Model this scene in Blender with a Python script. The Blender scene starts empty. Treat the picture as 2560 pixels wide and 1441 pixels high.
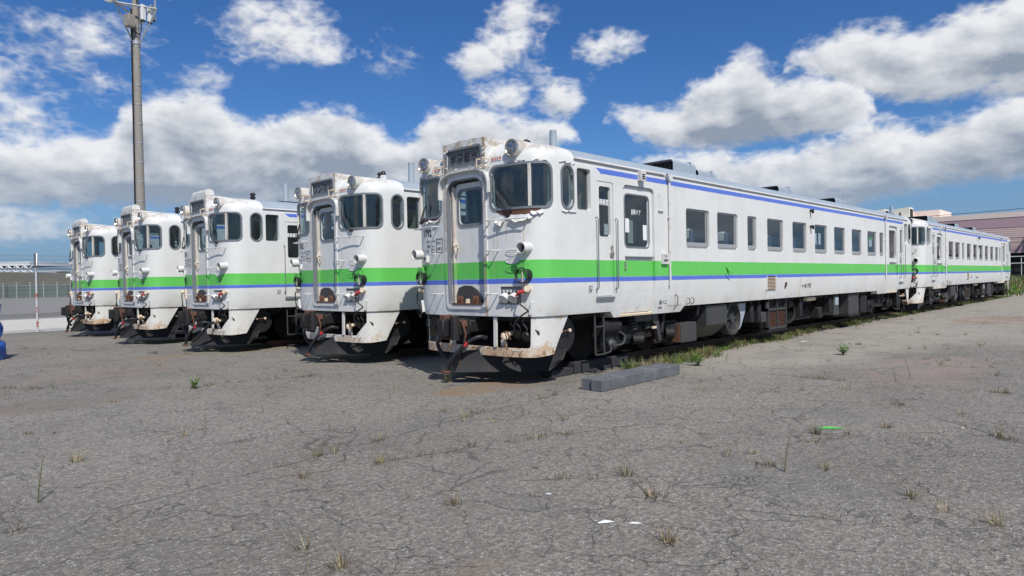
import bpy, bmesh, math, random
from mathutils import Vector, Matrix
random.seed(7)
R = math.radians
SC = bpy.context.scene
COL = SC.collection

# ------------------------------------------------------------------ camera
cam_d = bpy.data.cameras.new('camera')
cam = bpy.data.objects.new('camera', cam_d)
COL.objects.link(cam)
cam_d.sensor_width = 36.0
cam_d.lens = 1701.0 / 2560.0 * 36.0
cam_d.clip_start = 0.05
cam_d.clip_end = 6000
YAW, PITCH, ROLL = R(43.8), math.atan(17 / 1701.0), math.atan(0.0197)
F_ = Vector((math.cos(YAW) * math.cos(PITCH), math.sin(YAW) * math.cos(PITCH), -math.sin(PITCH)))
R0 = Vector((math.sin(YAW), -math.cos(YAW), 0))
U0 = R0.cross(F_)
R_ = R0 * math.cos(ROLL) - U0 * math.sin(ROLL)
U_ = R0 * math.sin(ROLL) + U0 * math.cos(ROLL)
m = Matrix((R_, U_, -F_)).transposed().to_4x4()
m.translation = Vector((-7.38, -6.6, 1.6))
cam.matrix_world = m
SC.camera = cam

# ------------------------------------------------------------------ exposure, sun
SC.view_settings.view_transform = 'Standard'
SC.view_settings.look = 'None'
SC.view_settings.gamma = 1
SC.view_settings.use_curve_mapping = False
SC.cycles.use_adaptive_sampling = True
SC.cycles.adaptive_threshold = 0.02
SC.cycles.max_bounces = 7
SC.cycles.diffuse_bounces = 3
SC.cycles.glossy_bounces = 3
SC.cycles.transparent_max_bounces = 14
SC.view_settings.exposure = 0.05
LDIR = Vector((0.5, 1.0, -1.32)).normalized()          # direction the sunlight travels
sun_d = bpy.data.lights.new('sun', 'SUN')
sun_d.energy = 4.3
sun_d.angle = R(0.53)
sun_d.color = (1.0, 0.955, 0.89)
sun = bpy.data.objects.new('sun', sun_d)
COL.objects.link(sun)
sun.rotation_euler = LDIR.to_track_quat('-Z', 'Y').to_euler()
TOSUN = -LDIR
SUN_EL = math.asin(TOSUN.z)
SUN_ROT = math.atan2(TOSUN.x, TOSUN.y)


# ------------------------------------------------------------------ node helper
class NB:
    def __init__(s, tree):
        s.t = tree
        s.n = tree.nodes
        s.l = tree.links

    def new(s, typ, **kw):
        n = s.n.new(typ)
        for k, v in kw.items():
            setattr(n, k, v)
        return n

    def link(s, a, b):
        if isinstance(a, E):
            a = a.s
        if hasattr(a, 'is_linked') or hasattr(a, 'links'):
            s.l.new(a, b)
        else:
            b.default_value = a

    def math(s, op, *args, clamp=False):
        n = s.new('ShaderNodeMath', operation=op, use_clamp=clamp)
        for i, a in enumerate(args):
            s.link(a, n.inputs[i])
        return E(s, n.outputs[0])

    def noise(s, vec, scale, detail=4, rough=0.55, dist=0.0, dims='3D'):
        n = s.new('ShaderNodeTexNoise', noise_dimensions=dims)
        s.link(vec, n.inputs['Vector'])
        n.inputs['Scale'].default_value = scale
        n.inputs['Detail'].default_value = detail
        n.inputs['Roughness'].default_value = rough
        n.inputs['Distortion'].default_value = dist
        return E(s, n.outputs[0])

    def mix(s, f, a, b, mode='MIX'):
        n = s.new('ShaderNodeMix', data_type='RGBA', blend_type=mode)
        s.link(f, n.inputs[0])
        for v, i in ((a, 6), (b, 7)):
            if isinstance(v, tuple):
                n.inputs[i].default_value = (v[0], v[1], v[2], 1)
            else:
                s.link(v, n.inputs[i])
        return n.outputs[2]

    def step(s, x, a, b):
        """smooth step of x from a to b"""
        n = s.new('ShaderNodeMapRange', interpolation_type='SMOOTHSTEP')
        s.link(x, n.inputs[0])
        n.inputs[1].default_value = a
        n.inputs[2].default_value = b
        n.inputs[3].default_value = 0
        n.inputs[4].default_value = 1
        return E(s, n.outputs[0])

    def xyz(s, vec):
        n = s.new('ShaderNodeSeparateXYZ')
        s.link(vec, n.inputs[0])
        return [E(s, o) for o in n.outputs]

    def vec(s, x, y, z):
        n = s.new('ShaderNodeCombineXYZ')
        for i, a in enumerate((x, y, z)):
            s.link(a, n.inputs[i])
        return n.outputs[0]

    def band(s, x, a, b, soft=0.002):
        return s.step(x, a - soft, a + soft) * (1.0 - s.step(x, b - soft, b + soft))

    def vscale(s, vec, sc):
        n = s.new('ShaderNodeVectorMath', operation='MULTIPLY')
        s.link(vec, n.inputs[0])
        n.inputs[1].default_value = sc
        return n.outputs[0]

    def curve(s, x, pts):
        n = s.new('ShaderNodeFloatCurve')
        c = n.mapping.curves[0]
        for i, p in enumerate(pts):
            if i < 2:
                c.points[i].location = p
            else:
                c.points.new(*p)
        for p in c.points:
            p.handle_type = 'AUTO'
        n.mapping.update()
        s.link(x, n.inputs['Value'])
        return E(s, n.outputs[0])


class E:
    def __init__(s, b, sock):
        s.b = b
        s.s = sock

    def __add__(s, o): return s.b.math('ADD', s, o)
    def __radd__(s, o): return s.b.math('ADD', o, s)
    def __sub__(s, o): return s.b.math('SUBTRACT', s, o)
    def __rsub__(s, o): return s.b.math('SUBTRACT', o, s)
    def __mul__(s, o): return s.b.math('MULTIPLY', s, o)
    def __rmul__(s, o): return s.b.math('MULTIPLY', o, s)
    def __truediv__(s, o): return s.b.math('DIVIDE', s, o)
    def max(s, o): return s.b.math('MAXIMUM', s, o)
    def min(s, o): return s.b.math('MINIMUM', s, o)
    def pow(s, o): return s.b.math('POWER', s, o)
    def abs(s): return s.b.math('ABSOLUTE', s)
    def sat(s): return s.b.math('ADD', s, 0.0, clamp=True)


# ------------------------------------------------------------------ world: daylight sky with cumulus
world = bpy.data.worlds.new('World')
SC.world = world
world.use_nodes = True
world.cycles.sampling_method = 'MANUAL'
world.cycles.sample_map_resolution = 512
wt = world.node_tree
wt.nodes.clear()
b = NB(wt)
out = b.new('ShaderNodeOutputWorld')
bg = b.new('ShaderNodeBackground')
bg.inputs[1].default_value = 0.09
wt.links.new(bg.outputs[0], out.inputs[0])
sky = b.new('ShaderNodeTexSky', sky_type='NISHITA')
sky.sun_disc = False
sky.sun_elevation = SUN_EL
sky.sun_rotation = SUN_ROT
sky.altitude = 20
sky.air_density = 1.0
sky.dust_density = 0.6
sky.ozone_density = 2.6
tc = b.new('ShaderNodeTexCoord')
dirv = tc.outputs['Generated']
dx, dy, dz = b.xyz(dirv)
az_w = b.math('ARCTAN2', dx * math.cos(R(46.2)) - dy * math.sin(R(46.2)), dx * math.sin(R(46.2)) + dy * math.cos(R(46.2))) * (180 / math.pi)
el = b.math('ARCSINE', dz) * (180 / math.pi)
# cloud noise: on a gently flattened sphere, so puffs shrink towards the horizon
cl = b.vec(dx, dy, dz * 1.7)
cl2 = b.vec(dx + 0.004, dy - 0.010, dz * 1.7 + 0.020)     # the same field a step towards the sun
nz = b.noise(cl, 9.0, 6, 0.55, 0.2)


def puff(vec):
    """cauliflower lumps: folded noise, round on top and creased between"""
    n1 = (b.noise(vec, 21.0, 2, 0.5, 0.3) - 0.5).abs() * 5.0
    n2 = (b.noise(vec, 47.0, 2, 0.5, 0.3) - 0.5).abs() * 5.0
    return 1.0 - (n1 * 0.62 + n2 * 0.38)


pf = puff(cl)
nz3 = b.noise(cl2, 9.0, 4, 0.55, 0.2)
nbig = b.noise(cl, 3.0, 3, 0.5)
nfine = b.noise(cl, 34.0, 6, 0.62, 0.5)
nmid = b.noise(b.vec(dx, dy, dz * 2.6), 6.5, 3, 0.5, 0.3)
CURV = [
    ([(-45, 10.0), (-36.7, 10.2), (-32.2, 10.9), (-30.2, 11.8), (-29.4, 13.4), (-27.6, 14.25), (-23.7, 14.4), (-21.5, 13.1), (-19.7, 13.2), (-17.9, 13.97), (-13.5, 14.36), (-12.3, 13.5), (-9.1, 12.2), (-7.1, 13.3), (-5, 14.35), (-2.4, 14.5), (-.4, 13.6), (3, 13.3), (5.0, 12.4), (6.4, 9.5), (8.5, 5), (45, 5)],
     [(-45, 6), (-36.8, 5.8), (-33.4, 5.6), (-29.8, 6.0), (-22.8, 6.0), (-15.5, 6.0), (-9.2, 6.0), (-3.2, 7.0), (.9, 9.2), (3.5, 10.8), (5.6, 12), (8, 10), (45, 9)]),
    ([(-45, 4), (6.0, 6), (7.6, 11.5), (9.1, 14.2), (10.9, 14.05), (13.5, 14.1), (15.1, 15.3), (17.3, 15.9), (19.4, 17.0), (21.2, 15.6), (24.3, 14.7), (26.0, 14.3), (28.0, 12.6), (30, 9), (45, 9)],
     [(-45, 9), (6.0, 13), (8.2, 13), (10.9, 10.8), (14, 10.1), (17.2, 10.0), (21.7, 10.3), (25.9, 10.8), (27.8, 11.5), (28.5, 12), (45, 12)]),
    ([(-45, 4), (6.8, 5.5), (10.5, 9.6), (15.6, 10.3), (20.2, 9.7), (24.5, 10.2), (28.6, 11.2), (31.1, 10.9), (33.5, 11.1), (37.1, 12), (45, 12)],
     [(-45, 8), (6.8, 6), (10.5, 7.0), (15.6, 5.2), (20.1, 4.6), (24.4, 4.2), (28.5, 5.2), (33.4, 6.2), (45, 6)]),
    ([(-45, 10), (21.1, 12.5), (22, 16), (24.3, 17.1), (28.1, 17.4), (31.9, 16.6), (33.6, 17.1), (35.4, 17.3), (37.2, 18.2), (45, 19)],
     [(-45, 14), (21.1, 14.5), (22.3, 15.3), (25.9, 14.4), (28.6, 13.2), (32.3, 11.9), (34.7, 11.7), (37.1, 11.3), (45, 11)]),
]
azn = (az_w + 45.0) / 90.0
azn = azn.max(0.0).min(1.0)
dens = None
topd = None
for top, bot in CURV:
    t = b.curve(azn, [((x + 45) / 90, y / 20) for x, y in top]) * 20.0
    o = b.curve(azn, [((x + 45) / 90, y / 20) for x, y in bot]) * 20.0
    d = ((t - el).min((el - o) * 1.3)).min(1.7)
    d = d + 0.35
    sh = (t - el) * 0.27
    if dens is None:
        dens, topd = d, sh
    else:
        sel = b.step(d - dens, -0.7, 0.7)
        topd = topd * (1.0 - sel) + sh * sel
        dens = dens.max(d)
BLOBS = [(-21.3, 19.7, 2.2, 1.0, 1), (-18.7, 19.25, 3.6, 1.7, 1), (-16.3, 18.3, 2.2, 1.0, 1), (1.2, 20.2, 2.0, 1.5, 1), (-.1, 19.3, 1.7, 1.6, .8), (-2.3, 17.6, 1.6, 1.3, 1),
         (-1.0, 15.3, 2.1, 1.1, 1), (3.7, 14.6, 1.4, .95, .9), (8.2, 18.8, 2.1, .9, .7), (-31.6, 15.2, 4.4, 2.0, .45), (-33.7, 17.2, 3.4, .8, .3), (-36, 14.3, 4.4, 1.3, .5),
         (-26.2, 15.7, 2.6, .8, .4), (-35.1, 4.7, 4.0, .9, .75), (-9.9, 18.2, 1.1, .9, .25), (2.1, 16.9, 1.9, .9, .35), (-36, 12, 5, 1.4, .6)]
for a, e_, ra, re, st in BLOBS:
    u = (az_w - a) / (ra * 1.45)
    v = (el - e_) / (re * 1.45)
    q = 1.0 - (u * u + v * v)
    d = q * (1.0 * st)
    d = d - (1 - st) * 0.35
    sh = 0.22 - v * 0.30 + 0.3 * (1 - st)
    sel = b.step(d - dens, -0.5, 0.5)
    topd = topd * (1.0 - sel) + sh * sel
    dens = dens.max(d)
# away from the photographed part of the sky the same kind of broken cumulus goes on
far = b.step(az_w.abs(), 40.0, 48.0)
gen = (nbig - 0.52) * 9.0 - b.step(el, 25.0, 55.0) * 1.0
dens = dens * (1.0 - far) + (gen - b.step(el * -1.0, -4.0, 0.0) * 2.0) * far
topd = topd * (1.0 - far) + 0.5 * far
high = b.step(el, 19.0, 24.0)
dens = dens.max(((nbig - 0.57) * 8.0) * high - (1.0 - high) * 3.0)
D = dens + (nz - 0.5) * 4.4 + (pf - 0.5) * 0.9 + (nfine - 0.5) * 0.9 + 0.1
alpha = b.step(D, -0.1, 1.5)
# light on the clouds: sunlit tops and rims, grey bases, relief from the field's slope to the sun
relief = (pf - 0.6) * 0.12 + (nfine - 0.5) * 0.10 + (nz - nz3) * 2.4
mott = b.step(nmid, 0.36, 0.66)
lit = 1.04 - topd.max(0.0).min(1.3) * (0.62 + mott * 0.26) + relief + (1.0 - b.step(D, 0.3, 2.0)) * 0.10
lit = lit.max(0.0).min(1.0)
ccol = b.mix(lit, (3.1, 3.65, 4.5), (9.3, 9.4, 9.6))
ccol = b.mix((1.0 - b.step(el, 2.0, 10.0)) * 0.6, ccol, (3.4, 4.5, 6.0))
hs = b.new('ShaderNodeHueSaturation')
wt.links.new(sky.outputs[0], hs.inputs['Color'])
hs.inputs['Saturation'].default_value = 1.22
hs.inputs['Value'].default_value = 1.0
skyc = b.mix(1.0, hs.outputs[0], (0.60, 0.80, 1.08), 'MULTIPLY')
skyc = b.mix((1.0 - b.step(el, 1.0, 11.0)) * 0.78, skyc, (1.95, 3.35, 5.3))
final = b.mix(alpha * 0.96, skyc, ccol)
wt.links.new(final, bg.inputs[0])


# ------------------------------------------------------------------ materials
def mat(name):
    m_ = bpy.data.materials.new(name)
    m_.use_nodes = True
    nt = m_.node_tree
    nt.nodes.clear()
    bb = NB(nt)
    o = bb.new('ShaderNodeOutputMaterial')
    p = bb.new('ShaderNodeBsdfPrincipled')
    nt.links.new(p.outputs[0], o.inputs[0])
    return m_, bb, p, o


def setc(p, c):
    p.inputs['Base Color'].default_value = (c[0], c[1], c[2], 1)


def simple(name, c, rough=0.6, metal=0.0, var=0.25, scale=6.0, bump=0.0, dirt=None, dirt_amt=0.4):
    m_, bb, p, o = mat(name)
    t = bb.new('ShaderNodeTexCoord')
    n = bb.noise(t.outputs['Object'], scale, 5, 0.6)
    dark = tuple(x * (1 - var) for x in c)
    lite = tuple(min(1, x * (1 + var)) for x in c)
    colr = bb.mix(n, dark, lite)
    if dirt:
        n2 = bb.noise(t.outputs['Object'], scale * 0.6, 6, 0.7)
        colr = bb.mix(bb.step(n2, 0.5, 0.68) * dirt_amt, colr, dirt)
    bb.link(colr, p.inputs['Base Color'])
    p.inputs['Roughness'].default_value = rough
    p.inputs['Metallic'].default_value = metal
    if bump:
        bp = bb.new('ShaderNodeBump')
        bp.inputs['Strength'].default_value = bump
        bp.inputs['Distance'].default_value = 0.01
        bb.link(bb.noise(t.outputs['Object'], scale * 4, 4), bp.inputs['Height'])
        bb.link(bp.outputs[0], p.inputs['Normal'])
    return m_


def rust_attr(bb):
    a = bb.new('ShaderNodeAttribute', attribute_type='OBJECT', attribute_name='rust')
    return E(bb, a.outputs['Fac'])


CARL = 20.9
WHITE = (0.72, 0.725, 0.70)
GREEN = (0.125, 0.55, 0.10)
BLUE = (0.10, 0.18, 0.60)
ROOFC = (0.33, 0.385, 0.43)


def livery(name, roofpaint=True, extra_rust=0.0):
    m_, bb, p, o = mat(name)
    t = bb.new('ShaderNodeTexCoord')
    ob = t.outputs['Object']
    x, y, z = bb.xyz(ob)
    oi = bb.new('ShaderNodeObjectInfo')
    rnd = E(bb, oi.outputs['Random'])
    rs = rust_attr(bb) + extra_rust
    wob = (bb.noise(ob, 3.0, 2) - 0.5) * 0.008
    zz = z + wob
    # weathered white: faint vertical wash streaks, grime, chalky patches
    str_v = bb.vec(x * 4.0, y * 4.0, z * 0.30)
    st = bb.noise(str_v, 1.6, 5, 0.7)
    st2 = bb.noise(bb.vec(x * 3.0, y * 3.0, z * 0.25), 1.0, 3, 0.6)
    base = bb.mix(bb.step(st, 0.35, 0.80) * 0.14, WHITE, (0.52, 0.52, 0.49))
    blot = bb.noise(ob, 0.9, 4, 0.6)
    base = bb.mix(bb.step(st2 * 0.5 + blot * 0.5, 0.42, 0.68) * 0.20, base, (0.50, 0.50, 0.475))
    base = bb.mix(rs * bb.step(blot, 0.3, 0.7) * 0.35, base, (0.60, 0.58, 0.52))
    g = bb.band(zz, 1.642, 1.915)
    bl = bb.band(zz, 1.562, 1.640)
    ax = (x - CARL / 2).abs()
    up = bb.band(zz, 3.318, 3.405) * (1.0 - bb.step(ax - (CARL / 2 - 1.50) + (3.405 - z) * 1.6, -0.003, 0.003))
    fade = bb.noise(str_v, 2.6, 4, 0.7)
    gcol = bb.mix(bb.step(fade, 0.42, 0.8) * 0.4, GREEN, (0.20, 0.60, 0.18))
    bcol = bb.mix(bb.step(fade, 0.5, 0.9) * 0.35, BLUE, (0.22, 0.27, 0.62))
    c = bb.mix(g, base, gcol)
    c = bb.mix(bl, c, bcol)
    c = bb.mix(up, c, bcol)
    if roofpaint:
        rf = bb.step(z, 3.515, 3.52) * (1.0 - bb.step(ax, CARL / 2 - 0.97, CARL / 2 - 0.965))
        rn = bb.noise(bb.vec(x * 1.2, y * 4, z), 2.0, 4, 0.6)
        c = bb.mix(rf, c, bb.mix(rn, tuple(v * 0.85 for v in ROOFC), tuple(v * 1.15 for v in ROOFC)))
    # sooty brown film on the dome and fading rust runs
    gr = bb.noise(ob, 4.5, 5, 0.7)
    dome = bb.step(z, 3.44, 3.74) * bb.step(gr, 0.44, 0.60) 
    endm = bb.step(ax, CARL / 2 - 0.9, CARL / 2 - 0.5)
    c = bb.mix(dome * endm * (0.45 + rs * 0.4).sat(), c, (0.33, 0.23, 0.12))
    jam = (1.0 - bb.step((y.abs() - 0.455).abs(), .015, .045)) * bb.step(ax, CARL / 2 - .12, CARL / 2 - .08) * bb.step(st * 0.6 + gr * 0.4, .44, .56)
    c = bb.mix(jam * (0.40 + rs * 0.6).sat(), c, (0.36, 0.23, 0.11))
    rl = bb.noise(bb.vec(x * 14.0, y * 14.0, z * 0.3), 1.0, 2, 0.5)
    run = bb.step(rl, 0.70, 0.78) * (1.0 - bb.step(z, 2.7, 2.72)) * bb.step(bb.noise(ob, 1.3, 3), 0.46, 0.62)
    c = bb.mix(run * (0.10 + rs * 0.55) * (1.0 - g * 0.6), c, (0.42, 0.24, 0.09))
    # the rust runs below the windscreen, and faint plate seams along the sides
    wy = y + (bb.noise(bb.vec(0.0, 0.0, z * 2.0), 2.0, 2) - 0.5) * 0.02
    front = 1.0 - bb.step(ax * -1.0, -(CARL / 2 - 0.62), -(CARL / 2 - 0.66))
    for yy, w, z0, z1 in ((-0.70, .010, 1.95, 2.52), (-0.88, .009, 2.12, 2.52), (-1.18, .011, 1.10, 2.62), (-0.62, .008, 1.60, 2.30), (-0.95, .012, 1.06, 1.25), (-0.84, .010, 1.06, 1.25), (0.62, .008, 1.7, 2.4)):
        sm_ = (1.0 - bb.step((wy - yy).abs(), w * .4, w)) * bb.step(z, z0, z0 + .15) * (1.0 - bb.step(z, z1 - .02, z1)) * front
        c = bb.mix((sm_ * rs * 0.95).sat(), c, (0.50, 0.33, 0.13))
    for xx in (3.98, 6.77, 10.76, 13.6, 16.45):
        c = bb.mix((1.0 - bb.step((x - xx).abs(), .003, .007)) * 0.35, c, (0.30, 0.30, 0.30))
    c = bb.mix((1.0 - bb.step((bb.math('ABSOLUTE', x - 10.02 + (z - 1.3) * .06)), .012, .028)) * (1.0 - bb.step(z, 1.52, 1.56)) * .7, c, (0.55, 0.40, 0.20))
    # rust scabs
    ru = bb.noise(ob, 11.0, 6, 0.75)
    rmask = bb.step(ru + rs * 0.10, 0.72, 0.76)
    c = bb.mix(rmask * (0.25 + rs * 0.5).sat(), c, (0.16, 0.065, 0.025))
    low = 1.0 - bb.step(z, 1.02, 1.30)
    c = bb.mix(low * bb.step(gr, 0.4, 0.75) * 0.5, c, (0.33, 0.29, 0.24))
    bb.link(c, p.inputs['Base Color'])
    p.inputs['Roughness'].default_value = 0.42
    p.inputs['Specular IOR Level'].default_value = 0.35
    # sheet metal that is not quite flat
    bp = bb.new('ShaderNodeBump')
    bp.inputs['Strength'].default_value = 0.55
    bp.inputs['Distance'].default_value = 0.02
    h = bb.noise(bb.vec(x * 1.3, y * 2, z * 1.0), 1.5, 3, 0.5) * 1.9 + bb.noise(ob, 30.0, 3) * 0.04
    bb.link(h, bp.inputs['Height'])
    bb.link(bp.outputs[0], p.inputs['Normal'])
    return m_


M = {}
M['livery'] = livery('livery_paint')
M['interior'] = simple('interior_panel', (0.30, 0.33, 0.27), 0.6, var=0.12)
M['white'] = simple('white_paint', (0.66, 0.66, 0.64), 0.45, var=0.08, dirt=(0.30, 0.24, 0.16), dirt_amt=0.45, scale=9)
M['gasket'] = simple('grey_rubber_gasket', (0.17, 0.19, 0.21), 0.55, var=0.15)
M['alu'] = simple('weathered_aluminium', (0.50, 0.50, 0.49), 0.4, metal=0.5, var=0.12)
M['black'] = simple('black_rubber', (0.014, 0.014, 0.017), 0.5, var=0.3, dirt=(0.05, 0.04, 0.03), dirt_amt=0.3)
M['under'] = simple('grimy_underframe', (0.010, 0.010, 0.011), 0.7, var=0.45, scale=5, dirt=(0.036, 0.026, 0.02), dirt_amt=0.5, bump=0.3)
M['box'] = simple('grey_equipment_box', (0.045, 0.047, 0.048), 0.55, var=0.3, scale=4, dirt=(0.09, 0.06, 0.04), dirt_amt=0.4)
M['rust'] = simple('brown_rust', (0.13, 0.058, 0.036), 0.85, var=0.5, scale=18, bump=0.5, dirt=(0.05, 0.035, 0.03), dirt_amt=0.6)
M['red'] = simple('red_plastic', (0.45, 0.035, 0.035), 0.5, var=0.2)
M['cream'] = simple('cream_valve', (0.72, 0.60, 0.44), 0.5, var=0.2, dirt=(0.3, 0.12, 0.05), dirt_amt=0.4, scale=20)
M['ink'] = simple('black_lettering', (0.015, 0.016, 0.03), 0.6, var=0.1)
M['whiteink'] = simple('white_lettering', (0.78, 0.79, 0.78), 0.6, var=0.1)
M['redink'] = simple('red_lettering', (0.45, 0.09, 0.06), 0.6, var=0.2)
M['chrome'] = simple('worn_chrome', (0.62, 0.58, 0.50), 0.28, metal=0.85, var=0.15, scale=20, dirt=(0.32, 0.22, 0.12), dirt_amt=0.4)
M['reflector'] = simple('lamp_reflector', (0.75, 0.76, 0.78), 0.12, metal=1.0, var=0.05)
M['mesh_grey'] = simple('destination_blind', (0.135, 0.145, 0.165), 0.7, var=0.08, scale=30)
M['blindink'] = simple('blind_lettering', (0.018, 0.02, 0.028), 0.7, var=0.1)
M['green'] = simple('green_paint', GREEN, 0.5, var=0.15, dirt=(0.05, 0.05, 0.045), dirt_amt=0.7, scale=14)
M['disc'] = livery('lamp_disc_paint', roofpaint=False, extra_rust=0.15)
M['timber'] = simple('grey_timber', (0.105, 0.11, 0.12), 0.8, var=0.3, scale=7, bump=0.4, dirt=(0.30, 0.31, 0.32), dirt_amt=0.25)
M['old_timber'] = simple('tarred_timber', (0.032, 0.032, 0.036), 0.85, var=0.3, scale=7, bump=0.4)
M['roofmetal'] = simple('grey_blue_roof_paint', ROOFC, 0.5, var=0.12, scale=3)
M['dark'] = simple('dark_inside', (0.012, 0.012, 0.012), 0.8, var=0.2)
M['seat'] = simple('seat_moquette', (0.06, 0.09, 0.16), 0.9, var=0.2)
M['cloth'] = simple('white_headrest_cloth', (0.78, 0.78, 0.74), 0.8, var=0.06)
M['yellowgreen'] = simple('faded_curtain', (0.35, 0.34, 0.10), 0.8, var=0.15)


def glass_mat(name, tint=(0.55, 0.60, 0.60), dirt=0.10, rough=0.03):
    m_, bb, p, o = mat(name)
    t = bb.new('ShaderNodeTexCoord')
    tr = bb.new('ShaderNodeBsdfTransparent')
    tr.inputs[0].default_value = (*tint, 1)
    gl = bb.new('ShaderNodeBsdfGlossy')
    gl.inputs['Roughness'].default_value = rough
    gl.inputs['Color'].default_value = (0.9, 0.95, 1, 1)
    fr = bb.new('ShaderNodeFresnel')
    fr.inputs['IOR'].default_value = 1.5
    bp = bb.new('ShaderNodeBump')
    bp.inputs['Strength'].default_value = 0.12
    bp.inputs['Distance'].default_value = 0.02
    bb.link(bb.noise(t.outputs['Object'], 1.6, 2), bp.inputs['Height'])
    bb.link(bp.outputs[0], gl.inputs['Normal'])
    ms = bb.new('ShaderNodeMixShader')
    gb = bb.new('ShaderNodeNewGeometry')
    bb.link((E(bb, fr.outputs[0]) * 1.1 + 0.03).sat() * (1.0 - E(bb, gb.outputs['Backfacing'])), ms.inputs[0])
    bb.link(tr.outputs[0], ms.inputs[1])
    bb.link(gl.outputs[0], ms.inputs[2])
    x, y, z = bb.xyz(t.outputs['Object'])
    df = bb.new('ShaderNodeBsdfDiffuse')
    df.inputs[0].default_value = (0.30, 0.34, 0.36, 1)
    dn = bb.noise(bb.vec(x * 10, y * 10, z * 1.2), 1.6, 5, 0.7)
    dm = bb.step(dn, 0.40, 0.85) * dirt * 2.2 + dirt * 0.2
    m2 = bb.new('ShaderNodeMixShader')
    bb.link(dm.sat(), m2.inputs[0])
    bb.link(ms.outputs[0], m2.inputs[1])
    bb.link(df.outputs[0], m2.inputs[2])
    bb.link(m2.outputs[0], o.inputs[0])
    return m_


M['glass'] = glass_mat('dusty_glass', (0.82, 0.86, 0.87), 0.022)
M['cabglass'] = glass_mat('streaky_cab_glass', (0.70, 0.78, 0.79), 0.045)
M['lens'] = glass_mat('lamp_lens', (0.8, 0.82, 0.85), 0.04)


def skirt_mat():
    m_, bb, p, o = mat('skirt_paint')
    t = bb.new('ShaderNodeTexCoord')
    ob = t.outputs['Object']
    x, y, z = bb.xyz(ob)
    rs = rust_attr(bb)
    n1 = bb.noise(ob, 3.2, 6, 0.72)
    n2 = bb.noise(ob, 9.0, 6, 0.75)
    c = bb.mix(bb.step(n1, 0.4, 0.8) * 0.3, (0.66, 0.65, 0.61), (0.52, 0.49, 0.42))
    low = 1.0 - bb.step(z, 0.50, 0.85)
    strip = 1.0 - bb.step(z, 0.56, 0.66)
    yel = bb.step(n1 + low * 0.07 + (strip * 0.10 + 0.05) * rs, 0.56, 0.70)
    c = bb.mix(yel * (0.35 + rs * 0.45), c, (0.48, 0.25, 0.07))
    brn = bb.step(n2 + low * 0.03 + (strip * 0.12 + 0.03) * rs, 0.62, 0.72)
    c = bb.mix(brn * (0.25 + rs * 0.6).sat(), c, (0.14, 0.055, 0.02))
    n3 = bb.noise(ob, 38.0, 2, 0.5)
    c = bb.mix(bb.step(n3, 0.70, 0.74) * 0.7, c, (0.05, 0.03, 0.02))
    bb.link(c, p.inputs['Base Color'])
    p.inputs['Roughness'].default_value = 0.6
    bp = bb.new('ShaderNodeBump')
    bp.inputs['Strength'].default_value = 0.4
    bp.inputs['Distance'].default_value = 0.01
    bb.link(n2 + n1, bp.inputs['Height'])
    bb.link(bp.outputs[0], p.inputs['Normal'])
    return m_


M['skirt'] = skirt_mat()


def rustwhite(name='rust_stained_white', amt=0.55):
    m_, bb, p, o = mat(name)
    t = bb.new('ShaderNodeTexCoord')
    ob = t.outputs['Object']
    x, y, z = bb.xyz(ob)
    n = bb.noise(bb.vec(x * 12, y * 12, z * 1.5), 1.3, 5, 0.75)
    n2 = bb.noise(ob, 16, 5, 0.7)
    c = bb.mix(bb.step(n, 0.42, 0.66) * amt, (0.62, 0.60, 0.55), (0.34, 0.20, 0.09))
    g = bb.band(z, 1.642, 1.915)
    bl = bb.band(z, 1.562, 1.640)
    c = bb.mix(g * 0.8, c, (0.12, 0.40, 0.09))
    c = bb.mix(bl * 0.8, c, (0.16, 0.20, 0.50))
    c = bb.mix(bb.step(n2, 0.62, 0.72) * amt * 1.2, c, (0.12, 0.05, 0.02))
    bb.link(c, p.inputs['Base Color'])
    p.inputs['Roughness'].default_value = 0.55
    return m_


M['stained'] = rustwhite(amt=0.75)
M['stained2'] = rustwhite('brown_stained_jamb', 1.1)


# ------------------------------------------------------------------ mesh helpers
def tag(o, label=None, cat=None, group=None, kind=None):
    for k, v in (('label', label), ('category', cat), ('group', group), ('kind', kind)):
        if v:
            o[k] = v
    return o


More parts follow.
